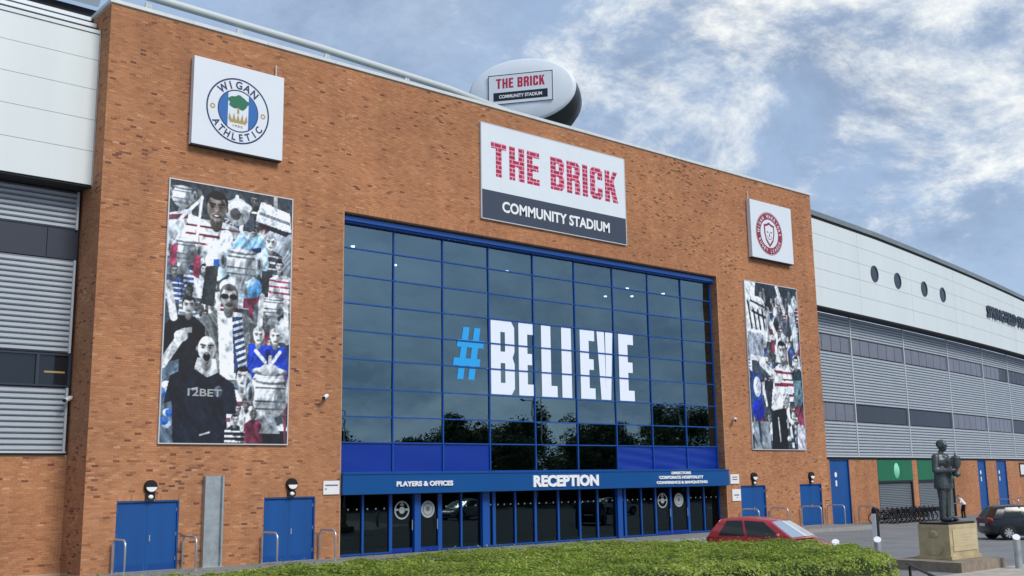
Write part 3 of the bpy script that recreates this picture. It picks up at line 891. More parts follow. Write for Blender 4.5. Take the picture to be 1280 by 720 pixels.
# ---- posters: a flat printed collage of players, cups and fans
class Canvas:
    def __init__(s, w, h, asp):
        s.w, s.h, s.asp = w, h, asp
        s.a = np.zeros((h, w, 3)) + np.array((60, 68, 76)) / 255.
        yy, xx = np.mgrid[0:h, 0:w]
        s.x = (xx + .5) / w; s.y = (yy + .5) / h * asp          # x 0..1, y 0..asp (same unit)
    def put(s, mask, col, op=1.0):
        c = np.array(col) / 255.
        m = np.clip(mask, 0, 1)[..., None] * op
        s.a = s.a * (1 - m) + c * m
    def shade(s, cx, cy, rx, ry, amt=.35):
        return 1 + amt * np.clip(-(s.x - cx) / rx * .6 - (s.y - cy) / ry * .5, -1, 1)
    def ell(s, cx, cy, rx, ry, col, rot=0.0, amt=.3, op=1.0):
        dx, dy = s.x - cx, s.y - cy
        c, n = math.cos(rot), math.sin(rot)
        d = ((dx * c + dy * n) / rx) ** 2 + ((-dx * n + dy * c) / ry) ** 2
        m = np.clip((1 - d) * min(rx, ry) * s.w * .6, 0, 1)[..., None] * op
        cc = np.clip(np.array(col) / 255. * s.shade(cx, cy, rx, ry, amt)[..., None], 0, 1)
        s.a = s.a * (1 - m) + cc * m
    def poly(s, pts, col, op=1.0):
        ins = np.zeros(s.x.shape, bool)
        n = len(pts)
        for i in range(n):
            x1, y1 = pts[i]; x2, y2 = pts[(i + 1) % n]
            if y1 == y2: continue
            c = ((y1 > s.y) != (y2 > s.y)) & (s.x < (x2 - x1) * (s.y - y1) / (y2 - y1) + x1)
            ins ^= c
        s.put(ins.astype(float), col, op)
    def line(s, x1, y1, x2, y2, w, col, op=1.0):
        d = np.array((x2 - x1, y2 - y1)); l2 = (d ** 2).sum() + 1e-9
        t = np.clip(((s.x - x1) * d[0] + (s.y - y1) * d[1]) / l2, 0, 1)
        dist = np.hypot(s.x - x1 - t * d[0], s.y - y1 - t * d[1])
        s.put(np.clip((w - dist) * s.w + .5, 0, 1), col, op)
    def head(s, cx, cy, r, skin, hair=(30, 28, 28), mouth=1.0, bald=False, shout=False):
        lo = tuple(c * .62 for c in skin); dk = tuple(c * .22 for c in skin); hi = tuple(min(255, c * 1.14) for c in skin)
        s.ell(cx, cy + r * 1.25, r * .5, r * .75, lo)
        for e in (-1, 1): s.ell(cx + e * r * .82, cy + r * .15, r * .14, r * .26, lo)
        if not bald: s.ell(cx, cy - r * .28, r * .92, r * .95, hair, amt=.2)
        s.ell(cx, cy + r * .12, r * .80, r * 1.08, skin, amt=.25)
        s.ell(cx + r * .45, cy + r * .25, r * .32, r * .75, lo, amt=0, op=.75)
        s.ell(cx - r * .1, cy - r * .5, r * .5, r * .25, hi, amt=0, op=.8)
        if not bald: s.ell(cx, cy - r * .82, r * .72, r * .32, hair, amt=.2)
        for e in (-1, 1):
            s.ell(cx + e * r * .34, cy + r * .02, r * .24, r * .17, lo, amt=0)
            s.ell(cx + e * r * .34, cy + r * .03, r * .16, r * .09, dk, amt=0)
            s.line(cx + e * r * .15, cy - r * .15, cx + e * r * .55, cy - r * .20, r * .07, dk)
        s.ell(cx - r * .03, cy + r * .30, r * .10, r * .24, hi, amt=0); s.ell(cx + r * .04, cy + r * .46, r * .17, r * .07, lo, amt=0)
        if shout: s.ell(cx, cy + r * .80, r * .34, r * .40, (22, 14, 14)); s.ell(cx, cy + r * .55, r * .22, r * .08, (225, 222, 218))
        else:
            s.ell(cx, cy + r * .74, r * .40, r * .17, dk, amt=0); s.ell(cx, cy + r * .71, r * .30, r * .08, (235, 235, 232), amt=0)
    def crowd(s, x0, x1, y0, y1, n, rnd):
        for k in range(n):
            y = y0 + (y1 - y0) * (k / n); x = rnd.uniform(x0, x1); r = rnd.uniform(.026, .042); g_ = rnd.uniform(90, 215)
            bc_ = rnd.choice([(40, 46, 56), (70, 78, 90), (190, 196, 202), (226, 230, 232), (110, 120, 132), (140, 40, 70), (60, 90, 150)])
            s.bust(x, y + r * 1.3, r * 4.2, r * 5, bc_, (230, 232, 234) if rnd.random() < .4 else None, 4)
            s.head(x, y, r, (g_, g_ * .97, g_ * .94), (rnd.uniform(25, 90),) * 3)
            if rnd.random() < .4: s.line(x + r * 1.6, y + r * 2, x + r * rnd.uniform(1, 3), y - r * rnd.uniform(1, 3), r * .42, (g_, g_ * .97, g_ * .94))
    def bust(s, cx, cy, w, h, col, stripe=None, ns=5):
        s.poly([(cx - w * .22, cy), (cx + w * .22, cy), (cx + w * .5, cy + h * .16), (cx + w * .56, cy + h), (cx - w * .56, cy + h), (cx - w * .5, cy + h * .16)], col)
        if stripe:
            for k in range(ns):
                y = cy + h * (.18 + .82 * k / ns)
                s.poly([(cx - w * .51, y), (cx + w * .51, y + h * .02), (cx + w * .52, y + h * .085), (cx - w * .52, y + h * .075)], stripe)
        dkc = tuple(c * .45 for c in col); ltc = tuple(min(255, c * 1.25 + 14) for c in col)
        for k in range(9):                              # creases in the cloth
            x = cx + random.uniform(-.5, .5) * w; y = cy + random.uniform(.15, .9) * h; a_ = random.uniform(-.12, .12) * w
            s.line(x, y, x + a_, y + random.uniform(.08, .22) * h, w * .018, dkc if k % 2 else ltc, .55)
        s.poly([(cx + w * .28, cy + h * .1), (cx + w * .5, cy + h * .16), (cx + w * .56, cy + h), (cx + w * .36, cy + h)], dkc, .55)
        s.poly([(cx - w * .2, cy - .005), (cx + w * .2, cy - .005), (cx, cy + h * .2)], tuple(c * .55 for c in col), .6)
    def cup(s, cx, cy, w, h, col=(190, 196, 200)):
        s.ell(cx, cy - h * .12, w * .5, h * .36, col, amt=.5)
        s.ell(cx - w * .14, cy - h * .2, w * .10, h * .2, (245, 248, 250), amt=0)
        s.ell(cx + w * .22, cy - h * .1, w * .12, h * .22, (95, 102, 108), amt=0, op=.7)
        for q in (-.28, -.05, .08): s.line(cx - w * .40, cy + h * q, cx + w * .40, cy + h * q, w * .022, (92, 98, 104))
        s.ell(cx, cy - h * .40, w * .5, h * .07, (120, 126, 130)); s.ell(cx, cy - h * .42, w * .45, h * .045, (235, 238, 240))
        s.poly([(cx - w * .1, cy + h * .2), (cx + w * .1, cy + h * .2), (cx + w * .3, cy + h * .5), (cx - w * .3, cy + h * .5)], (130, 136, 140))
        for e in (-1, 1):
            s.ell(cx + e * w * .55, cy - h * .18, w * .12, h * .2, (150, 156, 160)); s.ell(cx + e * w * .55, cy - h * .18, w * .06, h * .13, (70, 76, 82))
    def finish(s, seed, contrast=1.1):
        r = np.random.default_rng(seed)
        for n, amt in ((9, .06), (26, .09), (70, .10)):
            g_ = r.normal(0, 1, (int(n * s.asp) + 2, n + 2))
            yi = s.y / s.asp * (g_.shape[0] - 1.01); xi = s.x * (g_.shape[1] - 1.01)
            y0, x0 = yi.astype(int), xi.astype(int); fy, fx = yi - y0, xi - x0
            b_ = g_[y0, x0] * (1 - fy) * (1 - fx) + g_[y0 + 1, x0] * fy * (1 - fx) + g_[y0, x0 + 1] * (1 - fy) * fx + g_[y0 + 1, x0 + 1] * fy * fx
            s.a = s.a * (1 + amt * b_)[..., None]
        for n, amt in ((16, .20), (34, .22)):           # streaky folds and highlights of the photographs
            g_ = r.normal(0, 1, (int(n * s.asp * .5) + 3, n + 3))
            yy = (s.y / s.asp + .12 * np.sin(s.x * 5 + n)) % 1; xx = (s.x + .10 * np.sin(s.y * 7 + n)) % 1
            yi = yy * (g_.shape[0] - 1.01); xi = xx * (g_.shape[1] - 1.01)
            y0, x0 = yi.astype(int), xi.astype(int); fy, fx = yi - y0, xi - x0
            b_ = g_[y0, x0] * (1 - fy) * (1 - fx) + g_[y0 + 1, x0] * fy * (1 - fx) + g_[y0, x0 + 1] * (1 - fy) * fx + g_[y0 + 1, x0 + 1] * fy * fx
            s.a = s.a * (1 + amt * (.45 - np.abs(b_)))[..., None]
        gr = s.a.mean(-1, keepdims=True); blue_ = (s.a[..., 2:] > s.a[..., :1] * 1.15)
        s.a = gr * np.array((.97, 1.0, 1.03)) + (s.a - gr) * np.where(blue_, .85, .62)
        s.a = np.clip((np.clip(s.a, 0, 1) - .46) * (contrast + .12) + .46, .02, .97)
        return s.a
def poster(name, x0, x1, z0, z1, cv, label, seed):
    t = thing(name, ((x0 + x1) / 2, -.03, z0), label, 'poster')
    img = cv.finish(seed)
    h, w = img.shape[:2]
    lin = np.where(img <= .04045, img / 12.92, ((img + .055) / 1.055) ** 2.4)
    X = np.linspace(x0, x1, w); Z = np.linspace(z1, z0, h)
    org = ORG[t.name]
    gx, gz = np.meshgrid(X - org.x, Z - org.z)
    co = np.stack([gx, np.full_like(gx, -0.072 - org.y), gz], -1).reshape(-1, 3)
    i = np.arange(h * w).reshape(h, w)
    q = np.stack([i[1:, :-1], i[1:, 1:], i[:-1, 1:], i[:-1, :-1]], -1).reshape(-1, 4)
    me = bpy.data.meshes.new('print')
    me.vertices.add(len(co)); me.vertices.foreach_set('co', co.ravel())
    me.loops.add(q.size); me.loops.foreach_set('vertex_index', q.ravel())
    me.polygons.add(len(q)); me.polygons.foreach_set('loop_start', np.arange(0, q.size, 4)); me.polygons.foreach_set('loop_total', np.full(len(q), 4))
    me.update(calc_edges=True)
    at = me.attributes.new('print', 'FLOAT_COLOR', 'POINT')
    at.data.foreach_set('color', np.concatenate([lin.reshape(-1, 3), np.ones((h * w, 1))], 1).astype(np.float32).ravel())
    me.materials.append(MT['print'])
    o = bpy.data.objects.new('print', me); COL.objects.link(o); o.parent = t; ORG[o.name] = org
    MB().box(x0 + .001, x1 - .001, -.068, -.004, z0 + .001, z1 - .001).build('backing_board', 'slate', t)
    e = .04
    MB().box(x0 - e, x0 - .001, -.085, -.004, z0 - e, z1 + e).box(x1 + .001, x1 + e, -.085, -.004, z0 - e, z1 + e).box(x0, x1, -.085, -.004, z1 + .001, z1 + e).box(x0, x1, -.085, -.004, z0 - e, z0 - .001).build('frame', 'silver_trim', t)
    return t
c = Canvas(190, 364, 9.2 / 4.8)
A = 9.2 / 4.8
c.poly([(0, .5), (1, .5), (1, A), (0, A)], (66, 74, 84))
c.crowd(0, 1, .06, 1.75, 90, random)
c.ell(.12, .42, .25, .18, (215, 220, 224)); c.ell(.9, .5, .2, .25, (150, 158, 166))
c.cup(.10, .15, .17, .24); c.poly([(0, .26), (.17, .20), (.20, .40), (0, .42)], (205, 210, 214)); c.poly([(.0, .27), (.15, .24), (.15, .28), (0, .31)], (130, 50, 72))
c.ell(.54, .17, .10, .11, (165, 170, 172)); c.ell(.54, .13, .12, .05, (222, 225, 226)); c.ell(.52, .19, .045, .05, (90, 88, 88))
c.bust(.35, .27, .42, .24, (226, 228, 230), (140, 28, 60), 3)
c.head(.37, .155, .10, (138, 118, 108), (30, 28, 28))
c.line(.25, .10, .22, .44, .010, (240, 242, 244)); c.line(.08, .30, .25, .11, .012, (235, 238, 240))
c.poly([(.73, .06), (.98, .12), (.995, .27), (.69, .22)], (232, 235, 238)); c.poly([(.71, .225), (.99, .275), (.95, .31), (.72, .26)], (40, 44, 52)); c.poly([(.72, .14), (.985, .19), (.985, .215), (.715, .165)], (120, 128, 138))
c.bust(.83, .44, .18, .18, (70, 76, 84), (200, 205, 208), 3); c.head(.82, .37, .055, (205, 206, 205), (150, 152, 152))
for k in range(26):
    c.ell(.36 + .38 * random.random(), .36 + .42 * random.random(), .05 + .05 * random.random(), .05 + .04 * random.random(), random.choice([(225, 234, 240), (150, 196, 226), (190, 215, 232), (90, 160, 214), (240, 244, 246)]), amt=.2)
c.poly([(.31, .44), (.44, .40), (.40, .58), (.30, .62)], (232, 238, 242)); c.poly([(.36, .56), (.46, .54), (.47, .60), (.36, .62)], (30, 96, 190)); c.poly([(.66, .44), (.74, .42), (.74, .46), (.68, .48)], (40, 60, 130))
c.cup(.58, .62, .27, .36, (186, 192, 194))
c.poly([(.30, .62), (.40, .60), (.37, .92), (.27, .90)], (52, 58, 62)); c.poly([(.75, .60), (.84, .60), (.88, .88), (.77, .90)], (52, 58, 62))
c.cup(.13, .56, .2, .28, (150, 156, 160)); c.poly([(.02, .50), (.08, .47), (.07, .62), (.02, .66)], (190, 50, 92)); c.poly([(.21, .54), (.26, .56), (.25, .72), (.20, .70)], (196, 46, 90))
c.bust(.92, .62, .2, .22, (228, 228, 230), (196, 60, 96), 4); c.head(.90, .55, .04, (200, 200, 198))
c.bust(.5, .95, .56, .55, (112, 118, 116)); c.poly([(.40, .94), (.60, .94), (.62, 1.45), (.44, 1.45)], (226, 230, 232))
c.poly([(.52, .98), (.60, .97), (.645, 1.36), (.55, 1.40)], (52, 74, 118))
for k in range(8): c.poly([(.52 + .008 * k, 1.02 + .045 * k), (.605 + .006 * k, .99 + .045 * k), (.605 + .006 * k, 1.01 + .045 * k), (.525 + .008 * k, 1.04 + .045 * k)], (206, 214, 226))
c.head(.49, .83, .082, (176, 174, 170), (96, 94, 92)); c.ell(.455, .83, .036, .022, (26, 28, 30)); c.ell(.525, .83, .036, .022, (26, 28, 30))
c.bust(.16, 1.0, .30, .42, (28, 32, 40)); c.head(.18, .92, .058, (196, 194, 190), (50, 48, 48)); c.line(.02, .78, .07, 1.02, .028, (205, 204, 200))
c.poly([(.12, 1.10), (.21, 1.08), (.21, 1.12), (.12, 1.14)], (220, 222, 224), .7)
c.cup(.86, .90, .2, .22, (206, 210, 212)); c.line(.76, .80, .74, 1.12, .022, (214, 214, 210)); c.line(.96, .82, .98, 1.14, .020, (214, 214, 210))
c.poly([(.66, 1.17), (.98, 1.18), (1.0, 1.55), (.64, 1.52)], (24, 62, 178)); c.poly([(.80, 1.2), (.84, 1.2), (.84, 1.5), (.80, 1.5)], (14, 34, 110))
c.head(.74, 1.10, .055, (212, 212, 208), (190, 188, 182)); c.head(.88, 1.10, .055, (212, 212, 208), (186, 184, 178)); c.line(.72, 1.22, .80, 1.30, .014, (228, 230, 232)); c.line(.92, 1.22, .86, 1.30, .014, (228, 230, 232))
c.poly([(0, 1.36), (.12, 1.32), (.12, A), (0, A)], (96, 112, 128))
for k in range(8): c.ell(.06 * random.random() + .02, 1.5 + .3 * random.random(), .035, .03, random.choice([(50, 110, 196), (190, 205, 222), (40, 70, 130), (235, 238, 240)]))
c.line(.0, 1.36, .12, 1.17, .032, (206, 206, 202)); c.ell(.13, 1.15, .055, .045, (216, 216, 212))
c.bust(.63, 1.52, .30, .45, (216, 216, 216), (150, 60, 82), 3); c.head(.62, 1.42, .066, (196, 192, 188), (44, 42, 42))
c.poly([(.18, 1.37), (.42, 1.40), (.55, 1.48), (.60, 1.70), (.50, 1.70), (.51, A), (.10, A), (.08, 1.62), (.02, 1.64), (.06, 1.44)], (30, 36, 52))
c.poly([(.26, 1.30), (.40, 1.30), (.42, 1.40), (.34, 1.44), (.24, 1.38)], (190, 188, 184)); c.head(.33, 1.22, .088, (222, 222, 218), bald=True, shout=True)
c.ell(.43, 1.54, .035, .045, (84, 90, 104)); c.line(.22, 1.53, .27, 1.52, .006, (180, 184, 192)); c.line(.30, A - .06, .37, A - .08, .006, (200, 204, 210))
c.cup(.84, 1.58, .32, .52, (186, 188, 188)); c.ell(.84, 1.36, .085, .05, (170, 172, 172)); c.line(.84, 1.26, .84, 1.36, .014, (206, 208, 208)); c.poly([(.66, A - .10), (1.0, A - .10), (1.0, A), (.66, A)], (34, 36, 40))
for k in range(7): c.ell(.74 + .2 * random.random(), 1.44 + .2 * random.random(), .03, .018, random.choice([(90, 92, 94), (236, 238, 238), (120, 124, 126)]))
c.line(.97, 1.4, .98, A, .010, (130, 50, 72)); c.crowd(.56, .74, 1.62, 1.78, 4, random); c.cup(.85, 1.62, .30, .44, (196, 198, 198))
pl = poster('poster', 14.42, 19.20, 4.17, 13.33, c, 'tall collage poster with a shouting player in a dark shirt by a silver cup', 3)
m_ = MB(); put_text(m_, FRONT, '12BET', 15.35, 16.60, 5.78, 6.04, -.078, .02); m_.build('shirt_lettering', 'frost', pl)

c = Canvas(110, 206, 9.2 / 4.85)
A = 9.2 / 4.85
c.poly([(.2, 0), (1, 0), (1, .6), (.2, .6)], (52, 60, 70)); c.crowd(0, 1, .10, 1.7, 90, random); c.poly([(0, 0), (.2, 0), (.16, .3), (0, .34)], (226, 229, 230))
for k in range(12):
    c.ell(.42 + .56 * random.random(), .12 + .62 * random.random(), .04 + .03 * random.random(), .05 + .05 * random.random(), random.choice([(160, 168, 176), (210, 216, 220), (90, 98, 108), (40, 46, 56), (186, 194, 200)]))
c.line(.60, .02, .72, .30, .028, (222, 226, 228)); c.ell(.86, .30, .06, .07, (206, 210, 212)); c.line(.88, .34, .92, .70, .05, (170, 178, 184))
c.bust(.22, .22, .44, .44, (228, 230, 232))
for k in range(5): c.line(.05 + .08 * k, .24, .10 + .08 * k, .54, .014, (26, 28, 34))
c.ell(.22, .24, .14, .08, (216, 218, 220)); c.line(.10, .22, .34, .28, .012, (30, 32, 38)); c.line(.12, .34, .36, .40, .014, (30, 32, 38)); c.line(.38, .34, .55, .60, .03, (214, 216, 218)); c.line(.40, .40, .32, .72, .03, (206, 208, 212))
c.poly([(.02, .58), (.30, .60), (.30, .86), (.02, .88)], (150, 156, 170)); c.poly([(.06, .90), (.36, .92), (.36, 1.10), (.06, 1.10)], (70, 78, 90)); c.poly([(.05, .84), (.36, .86), (.36, .90), (.05, .89)], (220, 224, 226))
c.line(.46, .55, .48, .78, .03, (150, 40, 66)); c.line(.44, .62, .50, .62, .03, (226, 226, 228))
c.bust(.66, .92, .42, .42, (226, 222, 226), (140, 34, 62), 4); c.head(.64, .76, .095, (206, 206, 204), (26, 24, 24))
c.bust(.92, .96, .22, .3, (40, 60, 66)); c.head(.90, .88, .06, (196, 196, 194), (40, 40, 42))
c.line(.24, .92, .64, 1.16, .045, (212, 212, 208)); c.ell(.26, .92, .06, .055, (216, 216, 212))
c.poly([(.44, 1.12), (.88, 1.10), (.90, 1.24), (.44, 1.24)], (222, 222, 224)); c.poly([(.46, 1.14), (.86, 1.13), (.86, 1.17), (.46, 1.18)], (150, 30, 58))
c.poly([(.02, 1.02), (.22, 1.06), (.24, 1.45), (.04, 1.50)], (44, 70, 130)); c.ell(.14, 1.2, .07, .12, (210, 214, 218)); c.ell(.14, 1.46, .11, .12, (16, 44, 168))
c.poly([(.28, 1.12), (.44, 1.12), (.42, 1.44), (.26, 1.40)], (44, 52, 60)); c.line(.24, 1.16, .30, 1.40, .018, (216, 216, 212))
c.poly([(.42, 1.22), (.62, 1.20), (.60, 1.46), (.50, 1.52), (.38, 1.44)], (216, 218, 218)); c.head(.68, 1.32, .06, (200, 200, 198), (190, 190, 188))
c.poly([(.38, 1.46), (.66, 1.42), (.66, A), (.36, A)], (28, 31, 38)); c.line(.50, 1.54, .52, 1.80, .01, (190, 192, 196)); c.line(.70, 1.44, .76, A - .04, .022, (226, 226, 226)); c.line(.73, 1.44, .79, A - .04, .012, (34, 34, 38))
c.poly([(.82, 1.1), (.98, 1.1), (.98, 1.44), (.84, 1.40)], (96, 124, 132)); c.poly([(.86, 1.40), (.99, 1.38), (.99, 1.62), (.86, 1.60)], (170, 50, 82)); c.poly([(.86, 1.60), (.99, 1.62), (.99, A), (.84, A)], (196, 190, 202))
c.poly([(.04, 1.58), (.34, 1.58), (.34, A), (.04, A)], (130, 140, 148)); c.line(.14, 1.6, .16, 1.8, .02, (50, 60, 90))
for k in range(14): c.ell(.66 + .2 * random.random(), 1.5 + .36 * random.random(), .035, .03, random.choice([(226, 228, 228), (60, 68, 66), (150, 160, 156)]))
poster('poster', 46.95, 51.80, 4.17, 13.30, c, 'tall collage poster with a raised arm and a red striped player among fans', 5)

# ---- roof ball sign
nrm = Vector((-.81, -.588, 0)); axu = Vector((.588, -.81, 0))
bc = Vector((35.05, 4.6, 22.82))
ball = thing('ball_sign', (35.05, 4.6, 19.1), 'giant rugby ball sign on the roof with a white oval face', 'sign')
def BALL(u, v, d): return tuple(bc + axu * u + Vector((0, 0, 1)) * v - nrm * d)
RA, RB = 2.83, 1.72
def oval(k, d, n=48, kz=None, dz=0.0): return [BALL(RA * k * math.cos(2 * math.pi * i / n), (kz or k) * RB * math.sin(2 * math.pi * i / n) + dz, d) for i in range(n)]
m_ = MB(); rings = [oval(1.0, 0.0), oval(1.01, .35, kz=1.04, dz=-.05), oval(1.04, .9, kz=1.13, dz=-.18), oval(1.03, 1.6, kz=1.2, dz=-.32), oval(.9, 2.4, kz=1.12, dz=-.36), oval(.7, 3.1, kz=.9, dz=-.3), oval(.4, 3.5, kz=.5, dz=-.25)]
for r_ in rings: m_.v.extend(r_)
for i in range(len(rings) - 1):
    for k in range(48): m_.f.append((i * 48 + k, i * 48 + (k + 1) % 48, i * 48 + 48 + (k + 1) % 48, i * 48 + 48 + k))
m_.f.append(tuple(range((len(rings) - 1) * 48, len(rings) * 48)))
m_.build('shell', 'black_body', ball, smooth=True)
m_ = MB(); rings = [oval(1.02, .05), oval(1.0, -.06), oval(.95, -.12), oval(.6, -.19), oval(.25, -.21)]
for r_ in rings: m_.v.extend(r_)
for i in range(len(rings) - 1):
    for k in range(48): m_.f.append((i * 48 + k, i * 48 + (k + 1) % 48, i * 48 + 48 + (k + 1) % 48, i * 48 + 48 + k))
m_.f.append(tuple(range((len(rings) - 1) * 48, len(rings) * 48)))
m_.build('face', 'white_board', ball, smooth=True)
pu, pv_, pw, ph = -.02, .06, 1.73, .82
P = lambda u, v, d: BALL(pu + u, pv_ + v, d - .235)
MB().fbox(P, -pw, pw, -ph, ph, 0, .04).build('name_panel', 'white_board', ball)
m_ = MB().fpoly(P, [(-pw, -ph), (pw, -ph), (pw, -ph + .04), (-pw, -ph + .04)], -.006).fpoly(P, [(-pw, ph - .04), (pw, ph - .04), (pw, ph), (-pw, ph)], -.006)
m_.fpoly(P, [(-pw, -ph + .04), (-pw + .04, -ph + .04), (-pw + .04, ph - .04), (-pw, ph - .04)], -.006).fpoly(P, [(pw - .04, -ph + .04), (pw, -ph + .04), (pw, ph - .04), (pw - .04, ph - .04)], -.006)
m_.build('panel_border', 'black_sign', ball)
the_brick(P, -1.30, 1.30, .06, .60, -.006, ball, 'red_print')
MB().fpoly(P, [(-1.45, -.62), (1.45, -.62), (1.45, -.16), (-1.45, -.16)], -.006).build('lower_band', 'black_sign', ball)
m_ = MB(); put_text(m_, P, 'COMMUNITY STADIUM', -1.15, 1.15, -.49, -.30, -.012, .03); m_.build('lettering', 'white_paint', ball)
for a in (-.8, .8):
    MB().tube([BALL(a, -1.5, 1.2), (BALL(a, 0, 1.2)[0], BALL(a, 0, 1.2)[1], ZT - .2)], .12, 8).build('support_leg', 'galv', ball)

# ================================================================== LEFT STAND
ls = thing('grandstand', (0, 2, 0), 'stand with silver louvres and pale cladding, its brick base left of the entrance block', 'building')
LX0 = -14.0
MB().box(LX0, XL + .004, 2.0, 9.0, -0.2, 18.2).build('wall_core', 'dark_shade', ls)
SEAM = [12.90, 14.10, 15.22, 16.32, 17.40, 18.36]
FZ = lambda u, v, d: (u, 0.9 + d, v)
cuts = [LX0, -8.0, -2.0, 5.4, 12.05]
for a, b in zip(cuts[:-1], cuts[1:]):
    for c_, e_ in zip(SEAM[:-1], SEAM[1:]):
        MB().fbox(FZ, a + .008, b - .008, c_ + .008, e_ - .008, 0, .12).build('cladding_panel', 'white_panel', ls)
MB().box(LX0, 12.05, 1.03, 1.99, 12.9, 18.3).build('fascia_core', 'silver_trim', ls)
MB().box(LX0, 12.03, 0.95, 1.95, 12.84, 12.895).build('soffit', 'dark_shade', ls)
MB().box(12.054, 12.075, .88, 1.98, 12.88, 18.40).build('edge_trim', 'silver_trim', ls)
MB().box(LX0, 12.05, 0.86, 1.3, 18.37, 18.50).build('gutter', 'white_panel', ls)
MB().box(LX0, 12.05, 1.30, 1.75, 18.76, 18.90).build('gutter', 'silver_trim', ls)
MB().box(LX0, 12.0, 1.75, 2.2, 19.16, 19.30).build('gutter', 'silver_trim', ls)
MB().box(LX0, 12.0, 1.4, 2.25, 18.2, 18.755).build('gutter_recess', 'dark_shade', ls)
m_ = MB()
MB().box(LX0, 13.5, 2.3, 2.6, 18.4, 19.85).build('roof_upstand', 'dark_shade', ls)
prof = [(2.0, 19.86), (2.15, 20.05), (2.6, 20.8), (3.6, 22.4), (6.5, 25.2), (10, 27.6), (16, 30)]
for y, z in prof:
    m_.v.extend([(LX0, y, z), (11.2 + .55 * y, y, z)])
for i in range(len(prof) - 1): m_.f.append((2 * i, 2 * i + 1, 2 * i + 3, 2 * i + 2))
m_.build('roof_sheet', 'roof', ls, smooth=True)
# louvre bands: backing, frame edge and single slats
PITCH_S = 0.178
def slat_mesh(F, u0, u1, v, mbx):
    mbx.add([F(u0, v, .02), F(u1, v, .02), F(u1, v + .035, -.055), F(u0, v + .035, -.055), F(u1, v + .115, -.055), F(u0, v + .115, -.055), F(u1, v + .15, .02), F(u0, v + .15, .02)], [(0, 1, 2, 3), (3, 2, 4, 5), (5, 4, 6, 7)])
def louvre(F, u0, u1, v0, v1, parent, back='louvre_back', mat='silver_slat', edge=True):
    m_ = MB().fbox(F, u0, u1, v0, v1, .03, .12)
    p = m_.build('louvre_panel', back, parent)
    n = int((v1 - v0 - .04) / PITCH_S)
    st = (v1 - v0 - .04) / n
    for k in range(n):
        q = MB(); slat_mesh(F, u0 + .01, u1 - .01, v0 + .025 + k * st, q)
        q.build('slat', mat, p)
    if edge:
        MB().fbox(F, u1 - .005, u1 + .07, v0, v1, -.09, .1).build('edge_trim', 'silver_trim', p)
    return p
LCUT = [LX0, -6.5, 1.0, 12.0]
for a, b in zip(LCUT[:-1], LCUT[1:]):
    last = b > 11
    louvre(LEFT, a + .04, b - .1 if last else b - .04, 3.93, 6.03, ls)
    louvre(LEFT, a + .04, b - .1 if last else b - .04, 7.20, 10.40, ls)
    louvre(LEFT, a + .04, b - .1 if last else b - .04, 11.48, 12.82, ls)
MB().fbox(LEFT, LX0, 12.0, 3.86, 3.926, -.1, .12).build('drip_trim', 'silver_trim', ls)
MB().fbox(LEFT, LX0, 12.0, 3.80, 3.857, -.05, .12).build('painted_shadow', 'dark_shade', ls)  # solid dark band, painted shadow below the drip trim
# upper slate band and lower window band
for a, b in zip([LX0, -7, 0, 5.6, 11.0], [-7, 0, 5.6, 11.0, 12.03]):
    MB().fbox(LEFT, a + .01, b - .01, 10.43, 11.46, 0, .1).build('slate_panel', 'dark_panel', ls)
    wf = MB().fbox(LEFT, a, b, 6.06, 6.12, -.04, .1).fbox(LEFT, a, b, 7.11, 7.17, -.04, .1).fbox(LEFT, b - .1, b, 6.123, 7.107, -.04, .1)
    wfo = wf.build('window', 'dark_panel', ls)
    MB().fbox(LEFT, a + .002, b - .102, 6.123, 7.107, .03, .06).build('pane', 'glass_dark', wfo)
MB().fbox(LEFT, 11.18, 11.85, 6.52, 6.58, .018, .028).build('window_sticker', 'gold', ls)
m_ = MB().box(LX0, XL + .004, 1.868, 2.0, -0.2, 3.80)
lb = m_.build('base_wall', 'mortar', ls)
m_ = MB(); lay_bricks(m_, lambda u, v, d: (u, 1.86 + d, v), -2.0, XL - .002, 0.0, 3.80, [], 0.04)
o = m_.build('brickwork', 'brick', lb); o['kind'] = 'stuff'

# ---- white roof tube with props, behind the parapet
tr = thing('roof_truss', (20, 3, 18.8), 'white roof tube on paired props above the parapet', 'truss')
MB().tube([(2.0, 3.0, 21.36), (14, 3.0, 21.32), (22, 3.0, 21.22), (29, 3.0, 21.0), (33.5, 3.0, 20.6)], .165, 12).build('tube', 'truss', tr, smooth=True)
for x in (6.2, 10.4, 14.5, 18.3, 22.4, 26.6, 30.6):
    pr = MB().tube([(x - .38, 3.0, ZT - .3), (x - .04, 3.0, 21.0)], .085, 8).build('prop', 'truss', tr)
    MB().tube([(x + .38, 3.0, ZT - .3), (x + .04, 3.0, 21.0)], .085, 8).build('prop', 'truss', tr)

# ================================================================== RIGHT STAND
rs = thing('grandstand', (75, 5, zg(75)), 'curved stand with pale cladding, round portholes and dark SPRINGFIELD STAND lettering', 'building')
RU0, RU1 = 53.95, 118.0
def rtop(u): return 18.40 - 0.0145 * max(0, u - 64)
def seam_z(k, u):
    zt = rtop(u)
    return 12.93 + (zt - 12.93) * (SEAM[k] - SEAM[0]) / (SEAM[-1] - SEAM[0])
BAY = [53.95, 61.72, 70.05, 78.5, 86.5, 93.4, 101.6, 109.8, 118.0]
def strip(F, u0, u1, zf0, zf1, d0, d1, n=3):
    m_ = MB()
    for i in range(n):
        a = u0 + (u1 - u0) * i / n; b = u0 + (u1 - u0) * (i + 1) / n
        m_.hexa([F(a, zf0(a), d0), F(b, zf0(b), d0), F(b, zf1(b), d0), F(a, zf1(a), d0), F(a, zf0(a), d1), F(b, zf0(b), d1), F(b, zf1(b), d1), F(a, zf1(a), d1)])
    return m_
K = lambda z: (lambda u: z)
